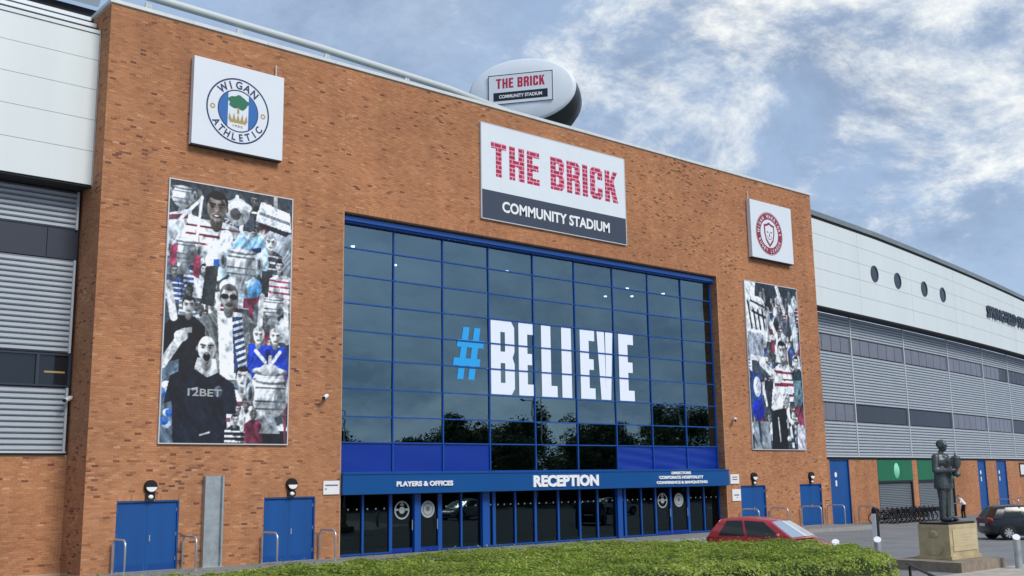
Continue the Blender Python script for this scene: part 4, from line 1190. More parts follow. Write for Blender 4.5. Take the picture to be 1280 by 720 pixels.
for a, b in zip(BAY[:-1], BAY[1:]):
    for k in range(5):
        strip(wing, a + .01, b - .01, lambda u, k=k: seam_z(k, u) + .010, lambda u, k=k: seam_z(k + 1, u) - .010, 0, .10).build('cladding_panel', 'white_panel', rs)
    strip(wing, a, b, K(12.93), lambda u: rtop(u) - .01, .11, .95).build('fascia_core', 'silver_trim', rs)
    strip(wing, a, b, K(12.86), K(12.925), .03, .96).build('soffit', 'dark_shade', rs)
    strip(wing, a, b, lambda u: rtop(u) + .02, lambda u: rtop(u) + .14, -.03, .9).build('eaves_shade', 'dark_shade', rs)  # solid dark strip, shade under the gutter given as colour
    strip(wing, a, b, lambda u: rtop(u) + .14, lambda u: rtop(u) + .46, -.12, 1.1).build('gutter', 'roof', rs)
    strip(wing, a, b, lambda u: rtop(u) + .462, lambda u: rtop(u) + .56, .1, 6.0).build('roof_edge', 'silver_trim', rs)
    strip(wing, a, b, K(3.8), K(12.85), 1.13, 8.0).build('wall_core', 'dark_shade', rs)
for u in (64.0, 67.7, 72.39, 75.98):
    m_ = MB()
    vs_ = []
    n = 28
    for rr, dd in ((.56, -.002), (.56, -.05), (.46, -.05), (.44, .06)):
        for k in range(n):
            a = 2 * math.pi * k / n
            vs_.append(wing(u + rr * math.cos(a), 15.95 + rr * math.sin(a), dd))
    fs_ = []
    for i in range(3):
        for k in range(n): fs_.append((i * n + k, i * n + (k + 1) % n, i * n + n + (k + 1) % n, i * n + n + k))
    m_.add(vs_, fs_)
    po = m_.build('porthole', 'dark_panel', rs)
    MB().disc(wing, u, 15.95, .47, -.012, 28).build('pane', 'glass_dark', po)
m_ = MB(); put_text(m_, wing, 'SPRINGFIELD STAND', 85.75, 98.8, 15.28, 16.28, -.09, .025, .05)
m_.build('lettering', 'slate', rs)
WL = lambda u, v, d: wing(u, v, 1.0 + d)
for i, (a, b) in enumerate(zip(BAY[:-1], BAY[1:])):
    louvre(WL, a + .05, b - .05, 3.93, 6.06, rs, edge=False)
    louvre(WL, a + .05, b - .05, 7.20, 10.42, rs, edge=False)
    louvre(WL, a + .05, b - .05, 11.50, 12.84, rs, edge=False)
    MB().fbox(WL, b - .06, b + .06, 3.93, 12.84, -.10, .12).build('bay_post', 'silver_trim', rs)
    n = 6
    for j in range(n):
        u0 = a + .07 + (b - a - .14) * j / n; u1 = a + .07 + (b - a - .14) * (j + 1) / n
        q = MB().fbox(WL, u0 + .03, u1 - .03, 10.47, 11.46, 0.0, .10)
        q.build('window', 'glass_grey' if i < 5 and not (i == 4 and j > 3) else 'dark_panel', rs)
        solid = (i in (1, 2)) or i >= 5 or (i == 0 and j < 3)
        q = MB().fbox(WL, u0 + (.002 if solid else .03), u1 - (.002 if solid else .03), 6.10, 7.16, 0.0, .10)
        q.build('window', 'dark_panel' if i in (1, 2) or i >= 5 else 'glass_grey', rs)
    MB().fbox(WL, a, b, 3.83, 3.925, -.1, .12).build('drip_trim', 'silver_trim', rs)
    MB().fbox(WL, a, b, 3.70, 3.827, .0, .12).build('painted_shadow', 'dark_shade', rs)  # solid near-black band in place of shadow under the trim
# brick base with doors and shop fronts
WB = lambda u, v, d: wing(u, v, 1.06 + d)
RD = [(57.95, 60.55), (83.5, 85.5), (88.2, 90.9)]
SH = [(64.6, 70.25), (71.15, 78.1)]
holes = [(a, b, -1, 3.69) for a, b in RD] + [(a, b, -1, 3.69) for a, b in SH]
edges = sorted({RU0, RU1, *[h[0] for h in holes], *[h[1] for h in holes], *[x for x in BAY]})
for a, b in zip(edges[:-1], edges[1:]):
    if not any(h[0] < (a + b) / 2 < h[1] for h in holes): MB().fbox(WB, a, b, -.8, 3.70, .008, .3).build('base_wall', 'mortar', rs)
m_ = MB(); lay_bricks(m_, WB, RU0, 100.0, -.6, 3.70, holes, 0.03)
o = m_.build('brickwork', 'brick', rs); o['kind'] = 'stuff'
for a, b in RD:
    g0 = zg(a)
    dr = MB().fbox(WB, a + .06, b - .06, g0, 3.63, .09, .14).build('door', 'blue_door', rs)
    MB().fbox(WB, a + .002, a + .058, g0, 3.69, .01, .16).fbox(WB, b - .058, b - .002, g0, 3.69, .01, .16).fbox(WB, a + .06, b - .06, 3.632, 3.69, .01, .16).build('door_frame', 'blue_door', dr)
    MB().disc(WB, a + .9, 2.75, .16, .084, 16).build('round_plate', 'white_paint', dr)
    MB().fbox(WB, a + .80, a + 1.0, 2.05, 2.4, .080, .088).build('notice', 'white_paint', dr)
for a, b in SH:
    sh_ = group_part('shop_front', rs)
    n = 3
    for k in range(n):
        u0 = a + (b - a) * k / n; u1 = a + (b - a) * (k + 1) / n
        MB().fbox(WB, u0 + .008, u1 - .008, 2.30, 3.66, -.02, .10).build('sign_panel', 'shop_green', sh_)
    uc = a + (b - a) * .52
    m_ = MB(); rr = .42
    vs_ = [WB(uc + rr * math.cos(t_) * k_, 2.95 + rr * 1.25 * math.sin(t_) * k_, -.03 - .16 * (1 - k_ * k_)) for k_ in (1, .75, .45, .1) for t_ in [2 * math.pi * q / 20 for q in range(20)]]
    fs_ = [(i * 20 + k, i * 20 + (k + 1) % 20, i * 20 + 20 + (k + 1) % 20, i * 20 + 20 + k) for i in range(3) for k in range(20)] + [tuple(range(60, 80))]
    m_.add(vs_, fs_).build('emblem', 'emblem_green', sh_, smooth=True)
    MB().fbox(WB, a, b, 2.18, 2.295, .0, .16).build('sign_painted_shadow', 'dark_shade', sh_)  # dark bar painted as the shadow under the green sign
    m_ = MB()
    z = zg(a) - .05
    while z < 2.17:
        m_.add([WB(a + .12, z, .16), WB(b - .12, z, .16), WB(b - .12, z + .06, .12), WB(a + .12, z + .06, .12), WB(b - .12, z + .115, .16), WB(a + .12, z + .115, .16)], [(0, 1, 2, 3), (3, 2, 4, 5)])
        z += .115
    m_.build('roller_shutter', 'shutter', sh_)
    MB().fbox(WB, a + .002, a + .115, -.6, 2.175, .02, .2).build('shutter_guide', 'dark_shade', sh_)
    MB().fbox(WB, b - .115, b - .002, -.6, 2.175, .02, .2).build('shutter_guide', 'dark_shade', sh_)
MB().fbox(WB, 94.6, 97.0, 2.35, 3.5, -.06, -.002).build('wall_sign', 'black_sign', rs)
MB().fbox(WB, 94.75, 96.85, 2.5, 3.35, -.068, -.062).build('wall_sign_face', 'notice', rs)

# ================================================================== WALL FITTINGS
lamp_lbl = ['round bulkhead lamp over the blue double door nearest the pale stand', 'round bulkhead lamp over the blue double door beside the reception glazing', 'round bulkhead lamp over the blue door behind the red car', 'round bulkhead lamp over the blue door at the far brick corner']
for (a, b), lb_ in zip(DOORS, lamp_lbl):
    x = (a + b) / 2 + .02
    t = thing('wall_lamp', (x, 0, 2.4), lb_, 'lamp', 'bulkhead lamps over the steel doors')
    MB().lathe([(.19, -.16), (.225, -.10), (.225, -.004)], (x, 0, 2.72), 'y', 24).build('housing', 'black_metal', t)
    m_ = MB(); n = 16
    pts = [(x + .18 * math.cos(math.pi + math.pi * k / n), 2.71 + .15 * math.sin(math.pi + math.pi * k / n)) for k in range(n + 1)]
    m_.fpoly(FRONT, pts, -.165); m_.build('lens', 'white_lens', t)
    m_ = MB().box(x - .15, x + .15, -.10, -.004, 2.31, 2.49); m_.build('sensor_box', 'black_metal', t)
    MB().ell((x, -.11, 2.39), (.09, .05, .07)).build('sensor', 'white_lens', t, smooth=True)
t = thing('steel_pillar', (16.4, -.1, 0), 'galvanised steel pillar standing against the brick between two blue doors', 'pillar')
MB().box(16.12, 16.69, -.10, -.045, 0, 3.06).build('web', 'galv', t)
MB().box(16.06, 16.117, -.22, -.003, 0, 3.06).build('flange', 'galv', t)
MB().box(16.693, 16.75, -.22, -.003, 0, 3.06).build('flange', 'galv', t)
MB().box(16.0, 16.8, -.26, -.002, -.0, .02).build('base_plate', 'galv', t)
def hoop(label, px, py, z0, dx, dy, group, mat='steel', h=1.08):
    t = thing('guard_hoop', (px, py, z0), label, 'guard rail', group)
    d = Vector((dx, dy, 0)); p0 = Vector((px, py, z0)); L_ = d.length; e = d / L_; r = .2
    pts = [p0 - Vector((0, 0, .05)), p0 + Vector((0, 0, h - r))]
    for k in range(1, 6): a = math.pi / 2 * k / 6; pts.append(p0 + e * (r - r * math.cos(a)) + Vector((0, 0, h - r + r * math.sin(a))))
    pts.append(p0 + e * r + Vector((0, 0, h))); pts.append(p0 + e * (L_ - r) + Vector((0, 0, h)))
    for k in range(1, 6): a = math.pi / 2 * k / 6; pts.append(p0 + e * (L_ - r + r * math.sin(a)) + Vector((0, 0, h - r + r * math.cos(a))))
    pts += [p0 + d + Vector((0, 0, h - r)), p0 + d - Vector((0, 0, .05))]
    MB().tube(pts, .035, 8).build('tube', mat, t, smooth=True)
    MB().lathe([(.09, 0), (.09, .015)], (px, py, z0), 'z', 14).build('foot_plate', mat, t)
    MB().lathe([(.09, 0), (.09, .015)], (px + dx, py + dy, z0), 'z', 14).build('foot_plate', mat, t)
HG = 'steel guard hoops beside the doors'
hoop('steel guard hoop on the stand side of the door nearest the pale stand', 13.03, -.12, 0, 0, -1.05, HG)
hoop('steel guard hoop between a blue door and the galvanised pillar', 15.38, -.12, 0, 0, -1.05, HG)
hoop('steel guard hoop between the galvanised pillar and a blue door', 18.30, -.12, 0, 0, -1.1, HG)
hoop('steel guard hoop between a blue door and the reception glazing', 20.62, -.12, 0, 0, -1.1, HG)
hoop('steel guard hoop on the reception side of the door behind the red car', 45.6, -.12, 0, 0, -1.1, HG)
hoop('steel guard hoop on the far side of the door behind the red car', 48.12, -.12, 0, 0, -1.1, HG)
hoop('steel guard hoop on the near side of the last entrance block door', 50.95, -.12, 0, 0, -1.25, HG)
hoop('steel guard hoop at the far corner of the entrance block', 53.45, -.12, 0, 0, -1.1, HG)
hoop('steel guard hoop between the tall blue door and the first green shop sign', 60.75, 2.4, zg(60.7), .12, -1.15, HG)
hoop('steel guard hoop between the two narrow blue doors of the curved stand', 86.3, 5.6, zg(86), .25, -1.6, HG)
hoop('steel guard hoop beyond the last blue door of the curved stand', 91.4, 6.3, zg(90), .25, -1.6, HG)
def notice(label, x0, x1, z0, z1, lines):
    t = thing('notice_board', ((x0 + x1) / 2, -.03, z0), label, 'notice')
    MB().box(x0, x1, -.05, -.004, z0, z1).build('board', 'notice', t)
    m_ = MB()
    for (f0, f1, v) in lines:
        m_.fpoly(FRONT, [(x0 + (x1 - x0) * f0, z0 + (z1 - z0) * v), (x0 + (x1 - x0) * f1, z0 + (z1 - z0) * v), (x0 + (x1 - x0) * f1, z0 + (z1 - z0) * (v + .1)), (x0 + (x1 - x0) * f0, z0 + (z1 - z0) * (v + .1))], -.054)
    m_.build('print', 'ink', t)
notice('white notice board on the brick by the players end of the blue fascia', 20.78, 21.47, 2.33, 2.83, [(.1, .9, .62), (.1, .2, .35)])
notice('white square notice just past the far end of the blue fascia', 44.92, 45.64, 2.38, 2.86, [(.2, .8, .65), (.2, .8, .4)])
notice('white notice under another notice, beside the door behind the red car', 45.02, 45.72, 1.50, 2.10, [(.2, .8, .45), (.5, .6, .25)])
def cctv(label, p, nx=0):
    t = thing('security_camera', p, label, 'camera')
    x, y, z = p
    MB().box(x - .06, x + .06, y - .16, y - .002, z - .05, z + .05).build('bracket', 'white_paint', t)
    MB().tube([(x, y - .16, z - .02), (x - .25, y - .36, z - .12)], .07, 10).build('housing', 'white_paint', t)
    MB().tube([(x - .25, y - .36, z - .12), (x - .29, y - .39, z - .137)], .06, 10).build('lens', 'black_metal', t)
cctv('small white security camera on the brick beside the big window', (20.8, 0, 6.0))
cctv('small white security camera on the brick between the far poster and the big window', (45.43, 0, 5.75))
cctv('small security camera on the louvre edge of the pale stand', (12.0, 1.74, 5.7))

# ================================================================== STATUE
def remesh(mbx, voxel, name, smooth_it=4):
    me = mbx.mesh('tmp')
    o = bpy.data.objects.new('tmp', me); COL.objects.link(o)
    r = o.modifiers.new('r', 'REMESH'); r.mode = 'VOXEL'; r.voxel_size = voxel; r.use_smooth_shade = True
    s = o.modifiers.new('s', 'SMOOTH'); s.iterations = smooth_it; s.factor = .5
    bpy.context.view_layer.update()
    m2 = bpy.data.meshes.new_from_object(o.evaluated_get(bpy.context.evaluated_depsgraph_get()))
    m2.name = name
    bpy.data.objects.remove(o); bpy.data.meshes.remove(me)
    m2.polygons.foreach_set('use_smooth', [True] * len(m2.polygons))
    return m2
def cap(mbx, p0, p1, r0, r1):
    p0, p1 = Vector(p0), Vector(p1)
    mbx.tube([p0, p0.lerp(p1, .5), p1], [r0, (r0 + r1) / 2, r1], 12)
    mbx.ell(p0, (r0, r0, r0), 12, 8); mbx.ell(p1, (r1, r1, r1), 12, 8)
def hand(mbx, w, d, s=1.0, wrap=(0, 0, 1)):
    """palm and five fingers closing round something at w + d"""
    w, d, wr = Vector(w), Vector(d).normalized(), Vector(wrap).normalized()
    side = d.cross(wr).normalized()
    mbx.ell(w + d * .045 * s, (.045 * s, .045 * s, .045 * s), 10, 7)
    for k, ln in enumerate((.055, .065, .06, .045)):
        b0 = w + d * .075 * s + wr * (.033 - .022 * k) * s
        b1 = b0 + d * ln * .6 * s; b2 = b1 + (d * .5 + side * .8).normalized() * ln * .6 * s
        cap(mbx, b0, b1, .0125 * s, .0115 * s); cap(mbx, b1, b2, .0115 * s, .0095 * s)
    t0 = w + d * .02 * s + wr * .04 * s
    cap(mbx, t0, t0 + (d * .5 + wr * .6 + side * .4).normalized() * .065 * s, .014 * s, .011 * s)
def head_shape(m, c, s=1.0, tilt=0.0):
    base = len(m.v)
    m.ell((0, -.015, .02), (.074, .092, .108), 18, 12); m.ell((0, .010, .038), (.079, .093, .090), 16, 10)
    m.ell((0, -.045, -.062), (.046, .055, .042), 12, 8); m.ell((0, -.112, .002), (.014, .022, .026), 8, 6)
    m.ell((0, -.096, .030), (.052, .016, .012), 10, 6); m.ell((0, -.100, -.042), (.026, .012, .008), 8, 6)
    for e in (-1, 1):
        m.ell((e * .078, .004, .002), (.013, .026, .036), 8, 6); m.ell((e * .03, -.098, .012), (.013, .008, .008), 8, 6)
        m.ell((e * .042, -.075, -.012), (.024, .02, .02), 8, 6)
    ct, st = math.cos(tilt), math.sin(tilt)
    for i in range(base, len(m.v)):
        x, y, z = m.v[i]
        y, z = y * ct + z * st * -1, y * st * 1 + z * ct
        m.v[i] = (c[0] + x * s, c[1] + y * s, c[2] + z * s)
st = thing('statue', (32.5, -18.05, 1.30), 'dark bronze statue of a suited man holding a lidded trophy', 'statue')
st.scale = (1.40, 1.40, 1.40)
m_ = MB()
for e in (-1, 1):
    m_.ell((e * .125, -.08, .05), (.062, .16, .055)); m_.ell((e * .115, .03, .06), (.05, .06, .06))
    cap(m_, (e * .115, .02, .09), (e * .11, -.005, .50), .072, .082)
    cap(m_, (e * .11, -.005, .50), (e * .095, .01, .90), .085, .115)
m_.ell((0, .01, .95), (.22, .165, .15)); m_.ell((0, .01, 1.14), (.22, .17, .20)); m_.ell((0, .0, 1.33), (.24, .165, .17)); m_.ell((0, .02, 1.44), (.22, .12, .09))
m_.lathe([(.255, .72), (.26, .80), (.245, .95), (.225, 1.12), (.1, 1.2)], (0, 0, 0), 'z', 20)
for i in range(len(m_.v) - 100, len(m_.v)): m_.v[i] = (m_.v[i][0], m_.v[i][1] * .74, m_.v[i][2])
cap(m_, (0, .02, 1.46), (0, -.01, 1.57), .062, .058)
m_.ell((0, -.135, 1.36), (.028, .02, .13)); m_.ell((0, -.10, 1.47), (.045, .04, .04)); m_.tube([(-.02, -.15, 1.12), (-.03, -.168, .95), (-.06, -.165, .78)], .012, 6); m_.ell((.085, -.128, 1.32), (.05, .028, .13)); m_.ell((-.085, -.128, 1.32), (.05, .028, .13))
head_shape(m_, (0, -.02, 1.67), 1.17)
cap(m_, (-.23, .02, 1.42), (-.31, .0, 1.13), .085, .075); cap(m_, (-.31, .0, 1.13), (-.10, -.27, 1.13), .072, .052)
cap(m_, (.23, .02, 1.42), (.30, -.03, 1.13), .085, .075); cap(m_, (.30, -.03, 1.13), (.09, -.30, 1.02), .072, .052)
hand(m_, (-.10, -.27, 1.13), (.55, -.75, .1)); hand(m_, (.09, -.30, 1.02), (-.7, -.5, .1))
me = remesh(m_, .0125, 'figure', 3); me.materials.append(MT['bronze'])
fig = obj_from_mesh('figure', me, st)
m_ = MB().lathe([(.075, 1.0), (.085, 1.02), (.085, 1.07), (.045, 1.09), (.028, 1.12), (.032, 1.14), (.075, 1.18), (.105, 1.25), (.112, 1.33), (.105, 1.38), (.112, 1.39), (.09, 1.42), (.04, 1.45), (.018, 1.47), (.022, 1.49), (.008, 1.52)], (0, -.33, 0), 'z', 20)
tro = m_.build('trophy', 'bronze', st, smooth=True, local=True)
for e in (-1, 1):
    MB().tube([(e * .105, -.33, 1.36), (e * .165, -.33, 1.38), (e * .185, -.33, 1.30), (e * .155, -.33, 1.22), (e * .08, -.33, 1.19)], .012, 6).build('handle', 'bronze', tro, smooth=True, local=True)
MB().box(-.60, .60, -.34, .34, -.045, .0).build('base_plate', 'black_metal', st, local=True)
pl = thing('stone_plinth', (32.5, -18.05, .2), 'weathered sandstone plinth with an inscription panel under the bronze statue', 'plinth')
m_ = MB().box(31.62, 33.40, -18.56, -17.55, .2, 1.12)
m_.build('block', 'stone', pl)
MB().box(31.615, 33.405, -18.565, -17.545, 1.123, 1.235).build('cap_stone', 'stone', pl)
MB().box(31.56, 33.46, -18.62, -17.49, .2, .30).build('base_course', 'stone', pl)
MB().box(31.80, 33.28, -18.585, -18.562, .44, 1.07).build('inscription_panel', M('inscription_stone', (0.52, 0.44, 0.28), .85, var=.15, vscale=3), pl)
m_ = MB()
for k in range(6):
    w_ = .30 + .12 * ((k * 7) % 4)
    m_.box(31.9, 31.9 + w_ * 2, -18.588, -18.586, 1.00 - k * .085, 1.00 - k * .085 + .018)
m_.build('inscription', 'stone', pl)
m_ = MB().lathe([(.27, -.03), (.25, -.001)], (31.62, -18.05, .58), 'x', 20); m_.build('relief_disc', 'stone', pl)
m_ = MB().ell((31.61, -18.05, .95), (.03, .14, .12)); m_.build('relief_crest', 'stone', pl, smooth=True)
sp = thing('stone_step', (32.2, -18.1, -.1), 'low weathered stone step around the plinth of the statue', 'step')
xs_ = [30.85, 31.75, 32.7, 33.62]
for a, b in zip(xs_[:-1], xs_[1:]):
    for y0, y1 in ((-19.25, -18.15), (-18.145, -17.0)):
        MB().box(a + .004, b - .004, y0, y1 - .004, -.1, .2 - random.uniform(.0, .012)).build('slab', 'stone_dark', sp)

# ================================================================== PERSON BY THE WALL
pe = thing('person', (74.6, 2.6, zg(74.6)), 'person in a white top and black trousers bending forward beside the brick wall', 'person', rz=R(-131))
m_ = MB()
def limbs(m, grow, parts):
    if 'legs' in parts:
        for e in (-1, 1):
            cap(m, (e * .10, .05 * e, .10), (e * .10, -.02 + .04 * e, .48), .048 + grow, .058 + grow); cap(m, (e * .10, -.02 + .04 * e, .48), (e * .09, .06, .86), .062 + grow, .085 + grow)
        m.ell((0, .07, .92), (.16 + grow, .12 + grow, .13 + grow))
    if 'trunk' in parts:
        cap(m, (0, .06, .98), (0, -.14, 1.22), .135 + grow, .15 + grow); cap(m, (-.12, -.19, 1.28), (.12, -.19, 1.28), .085 + grow, .085 + grow)
        for e in (-1, 1): cap(m, (e * .19, -.19, 1.29), (e * .22, -.26, 1.06), .05 + grow, .042 + grow)
    if 'arms' in parts:
        for e in (-1, 1):
            cap(m, (e * .22, -.26, 1.06), (e * .15, -.46, 1.0), .038, .028); hand(m, (e * .15, -.46, 1.0), (-e * .3, -.9, 0), .9)
    if 'feet' in parts:
        for e in (-1, 1): m.ell((e * .10, .0 + .05 * e, .045), (.05, .13, .045))
limbs(m_, 0, ('legs', 'trunk', 'arms')); cap(m_, (0, -.22, 1.32), (0, -.29, 1.38), .055, .052); head_shape(m_, (0, -.33, 1.44), 1.0, R(-25))
me = remesh(m_, .016, 'body', 2); me.materials.append(MT['skin']); obj_from_mesh('body', me, pe)
m_ = MB(); limbs(m_, .016, ('trunk',)); m_.ell((0, .07, .96), (.185, .145, .1)); me = remesh(m_, .02, 'shirt', 2); me.materials.append(MT['white_cloth']); obj_from_mesh('shirt', me, pe)
m_ = MB(); limbs(m_, .014, ('legs',)); me = remesh(m_, .02, 'trousers', 2); me.materials.append(MT['black_cloth']); obj_from_mesh('trousers', me, pe)
m_ = MB(); limbs(m_, 0, ('feet',)); m_.build('shoes', 'black_metal', pe, smooth=True, local=True)
MB().ell((0, -.30, 1.50), (.086, .10, .075)).build('hair', 'hair', pe, smooth=True, local=True)

# ================================================================== CARS
def car(label, paint, loc, heading, group=None, estate=False):
    t = thing('parked_car', loc, label, 'car', group, rz=heading)
    Lr = -2.0
    stn = [(-2.02, .46, .74, .56), (-1.97, .30, .92, .70), (-1.80, .22, .97, .79), (-1.3, .19, .97, .845), (-.6, .18, .95, .86), (.2, .18, .93, .86), (.85, .18, .92, .855), (1.15, .19, .90, .84), (1.55, .21, .83, .81), (1.82, .25, .74, .75), (1.98, .34, .64, .62), (2.03, .42, .55, .48)]
    m_ = MB(); n = 14
    for x, zl, zb, hw in stn:
        half = [(0, zl), (hw * .80, zl), (hw * .95, zl + .08), (hw, zl + (zb - zl) * .45), (hw * .985, zl + (zb - zl) * .75), (hw * .93, zb - .015), (hw * .80, zb + .01), (0, zb + .03)]
        ring_ = [(x, y, z) for y, z in half] + [(x, -y, z) for y, z in half[-2:0:-1]]
        m_.v.extend(ring_)
    for i in range(len(stn) - 1):
        for k in range(n): m_.f.append((i * n + k, i * n + (k + 1) % n, i * n + n + (k + 1) % n, i * n + n + k))
    m_.f.append(tuple(range(n))[::-1]); m_.f.append(tuple(range((len(stn) - 1) * n, len(stn) * n)))
    body = m_.build('body', paint, t, local=True); smooth_by_angle(body, 38)
    # cabin: ruled surface from belt ring to roof ring
    def low(s): return (-1.88 + 3.08 * s, .93)
    def high(s): return (-1.50 + 1.80 * s, 1.42 + .05 * math.sin(math.pi * min(1, s * .9 + .1)))
    NS = 10
    def side(s, q, sg, off=0.0):
        (x0, z0), (x1, z1) = low(s), high(s)
        b = 1 - (1 - q) ** 1.6 if q < 1 else 1
        y = (.80 + (.585 - .80) * (q * .35 + .65 * q * q))
        return (x0 + (x1 - x0) * q, sg * (y + off), z0 + (z1 - z0) * q)
    m_ = MB(); QS = [0, .25, .5, .75, 1.0]
    ringN = (NS + 1) * 2 + 2
    for q in QS:
        for k in range(NS + 1): m_.v.append(side(k / NS, q, -1))
        a = side(1, q, -1); m_.v.append((a[0] + .10 - .04 * q, 0, a[2] + .012))
        for k in range(NS, -1, -1): m_.v.append(side(k / NS, q, 1))
        a = side(0, q, -1); m_.v.append((a[0] - .07 + .03 * q, 0, a[2] + .012))
    for r_ in range(len(QS) - 1):
        for k in range(ringN): m_.f.append((r_ * ringN + k, r_ * ringN + (k + 1) % ringN, (r_ + 1) * ringN + (k + 1) % ringN, (r_ + 1) * ringN + k))
    b0 = len(m_.v)
    for q2, dz in ((.8, .025), (.4, .045)):
        for k in range(NS + 1): p = side(k / NS, 1, -1); m_.v.append((-.6 + (p[0] + .6) * (.55 + .45 * q2), p[1] * q2, p[2] + dz))
        p = side(1, 1, -1); m_.v.append((-.6 + (p[0] + .66) * (.55 + .45 * q2), 0, p[2] + dz + .005))
        for k in range(NS, -1, -1): p = side(k / NS, 1, 1); m_.v.append((-.6 + (p[0] + .6) * (.55 + .45 * q2), p[1] * q2, p[2] + dz))
        p = side(0, 1, -1); m_.v.append((-.6 + (p[0] + .56) * (.55 + .45 * q2), 0, p[2] + dz + .005))
    st0 = (len(QS) - 1) * ringN
    for r_ in range(2):
        o0 = st0 + r_ * ringN
        for k in range(ringN): m_.f.append((o0 + k, o0 + (k + 1) % ringN, o0 + ringN + (k + 1) % ringN, o0 + ringN + k))
    m_.f.append(tuple(range(st0 + 2 * ringN, st0 + 3 * ringN)))
    cab = m_.build('cabin', paint, t, local=True); smooth_by_angle(cab, 50)
    def pane(s0a, s1a, s0b, s1b, sg, nm='side_window'):
        q = MB(); nn = 8; rows = [.10, .35, .6, .90]
        for r_ in rows:
            f_ = (r_ - .10) / .80
            for k in range(nn + 1):
                s0 = s0a + (s0b - s0a) * f_; s1 = s1a + (s1b - s1a) * f_
                q.v.append(side(s0 + (s1 - s0) * k / nn, r_, sg, .010))
        for r_ in range(len(rows) - 1):
            for k in range(nn): q.f.append((r_ * (nn + 1) + k, r_ * (nn + 1) + k + 1, (r_ + 1) * (nn + 1) + k + 1, (r_ + 1) * (nn + 1) + k))
        q.build(nm, 'car_glass', t, smooth=True, local=True)
    for sg in (-1, 1):
        pane(.13, .455, .16, .455, sg); pane(.495, .90, .495, .86, sg)
        MB().tube([(.80, sg * .80, .97), (.82, sg * .92, .99)], .03, 6).build('mirror_arm', 'black_metal', t, local=True)
        MB().ell((.80, sg * .97, 1.02), (.07, .10, .075), 12, 8).build('mirror', paint, t, smooth=True, local=True)
        for x in (-.62, .36):
            MB().box(x, x + .18, sg * .868 - .012, sg * .868 + .012, .80, .825).build('door_handle', paint, t, local=True)
        MB().ell((1.74, sg * .60, .70), (.20, .16, .075), 12, 8).build('headlight', 'head_clear', t, smooth=True, local=True)
        MB().ell((-1.90, sg * .66, .86), (.10, .13, .11), 12, 8).build('tail_light', 'tail_red', t, smooth=True, local=True)
        MB().box(-1.2, 1.2, sg * .845 - .02, sg * .845 + .02, .20, .27).build('sill', 'black_metal', t, local=True)
        for xw in (-1.27, 1.25):
            w = MB().lathe([(.20, -.10), (.30, -.10), (.315, -.07), (.315, .07), (.30, .10), (.20, .10)], (xw, sg * .79, .315), 'y', 28).build('wheel', 'tyre', t, smooth=True, local=True)
            arch = MB().lathe([(.365, -.0), (.365, .02)], (xw, sg * .858 - (.02 if sg > 0 else 0), .335), 'y', 28).build('wheel_well_shade', 'black_metal', t, local=True)  # flat black disc on the body side, shade of the wheel well as colour
            rm = MB(); yo = sg * (.79 + .105)
            rm.lathe([(.195, -.01), (.205, .01), (.19, .012), (.185, -.01)], (xw, yo, .315), 'y', 28, False); rm.lathe([(.05, -.02), (.05, .015)], (xw, yo, .315), 'y', 12)
            for k in range(8):
                a = 2 * math.pi * k / 8; ca, sa = math.cos(a), math.sin(a)
                pts = [(.04, -.022), (.19, -.034), (.19, .034), (.04, .022)]
                rm.add([(xw + r_ * ca - tt * sa, yo + sg * .012, .315 + r_ * sa + tt * ca) for r_, tt in pts] + [(xw + r_ * ca - tt * sa, yo - sg * .01, .315 + r_ * sa + tt * ca) for r_, tt in pts], [(0, 1, 2, 3), (0, 4, 5, 1), (1, 5, 6, 2), (2, 6, 7, 3), (3, 7, 4, 0)])
            rm.build('rim', 'alloy', w, local=True)
    def screen(s, q0, q1, nm, bulge, mat):
        q = MB(); nn = 8
        for r_ in range(4):
            qq = q0 + (q1 - q0) * r_ / 3
            for k in range(nn + 1):
                f_ = -1 + 2 * k / nn
                p = side(s, qq, 1)
                q.v.append((p[0] + (bulge * (1 - qq * .4)) * (1 - abs(f_)) + (.012 if s > .5 else -.012), p[1] * .90 * f_, p[2] + .012 * (1 - abs(f_)) + .006))
        for r_ in range(3):
            for k in range(nn): q.f.append((r_ * (nn + 1) + k, r_ * (nn + 1) + k + 1, (r_ + 1) * (nn + 1) + k + 1, (r_ + 1) * (nn + 1) + k))
        q.build(nm, mat, t, smooth=True, local=True)
    screen(1, .08, .93, 'windscreen', .10, 'car_screen'); screen(0, .15, .9, 'rear_window', -.07, 'car_glass')
    MB().box(2.0, 2.05, -.42, .42, .40, .50).build('grille', 'black_metal', t, local=True)
    MB().box(-2.045, -2.015, -.26, .26, .60, .71).build('number_plate', 'notice', t, local=True)
    MB().box(1.08, 1.12, -.5, .1, .955, .97).build('wiper', 'black_metal', t, local=True)
    return t
car('red hatchback parked nose out behind the clipped hedge', 'red_car', (28.45, -14.35, -.1), R(-90 + 6)).scale = (.98, 1.0, 1.07)
car('shiny black hatchback with pale alloy wheels on the tarmac beyond the statue', 'black_car', (48.95, -13.25, -.16), R(-41))
car('silver hatchback parked well away from the building near the trees', 'silver_car', (49.5, -27.0, -.17), R(170))
car('white hatchback parked in the open near the lamp posts', 'white_car', (66.0, -27.5, zg(66)), R(10))

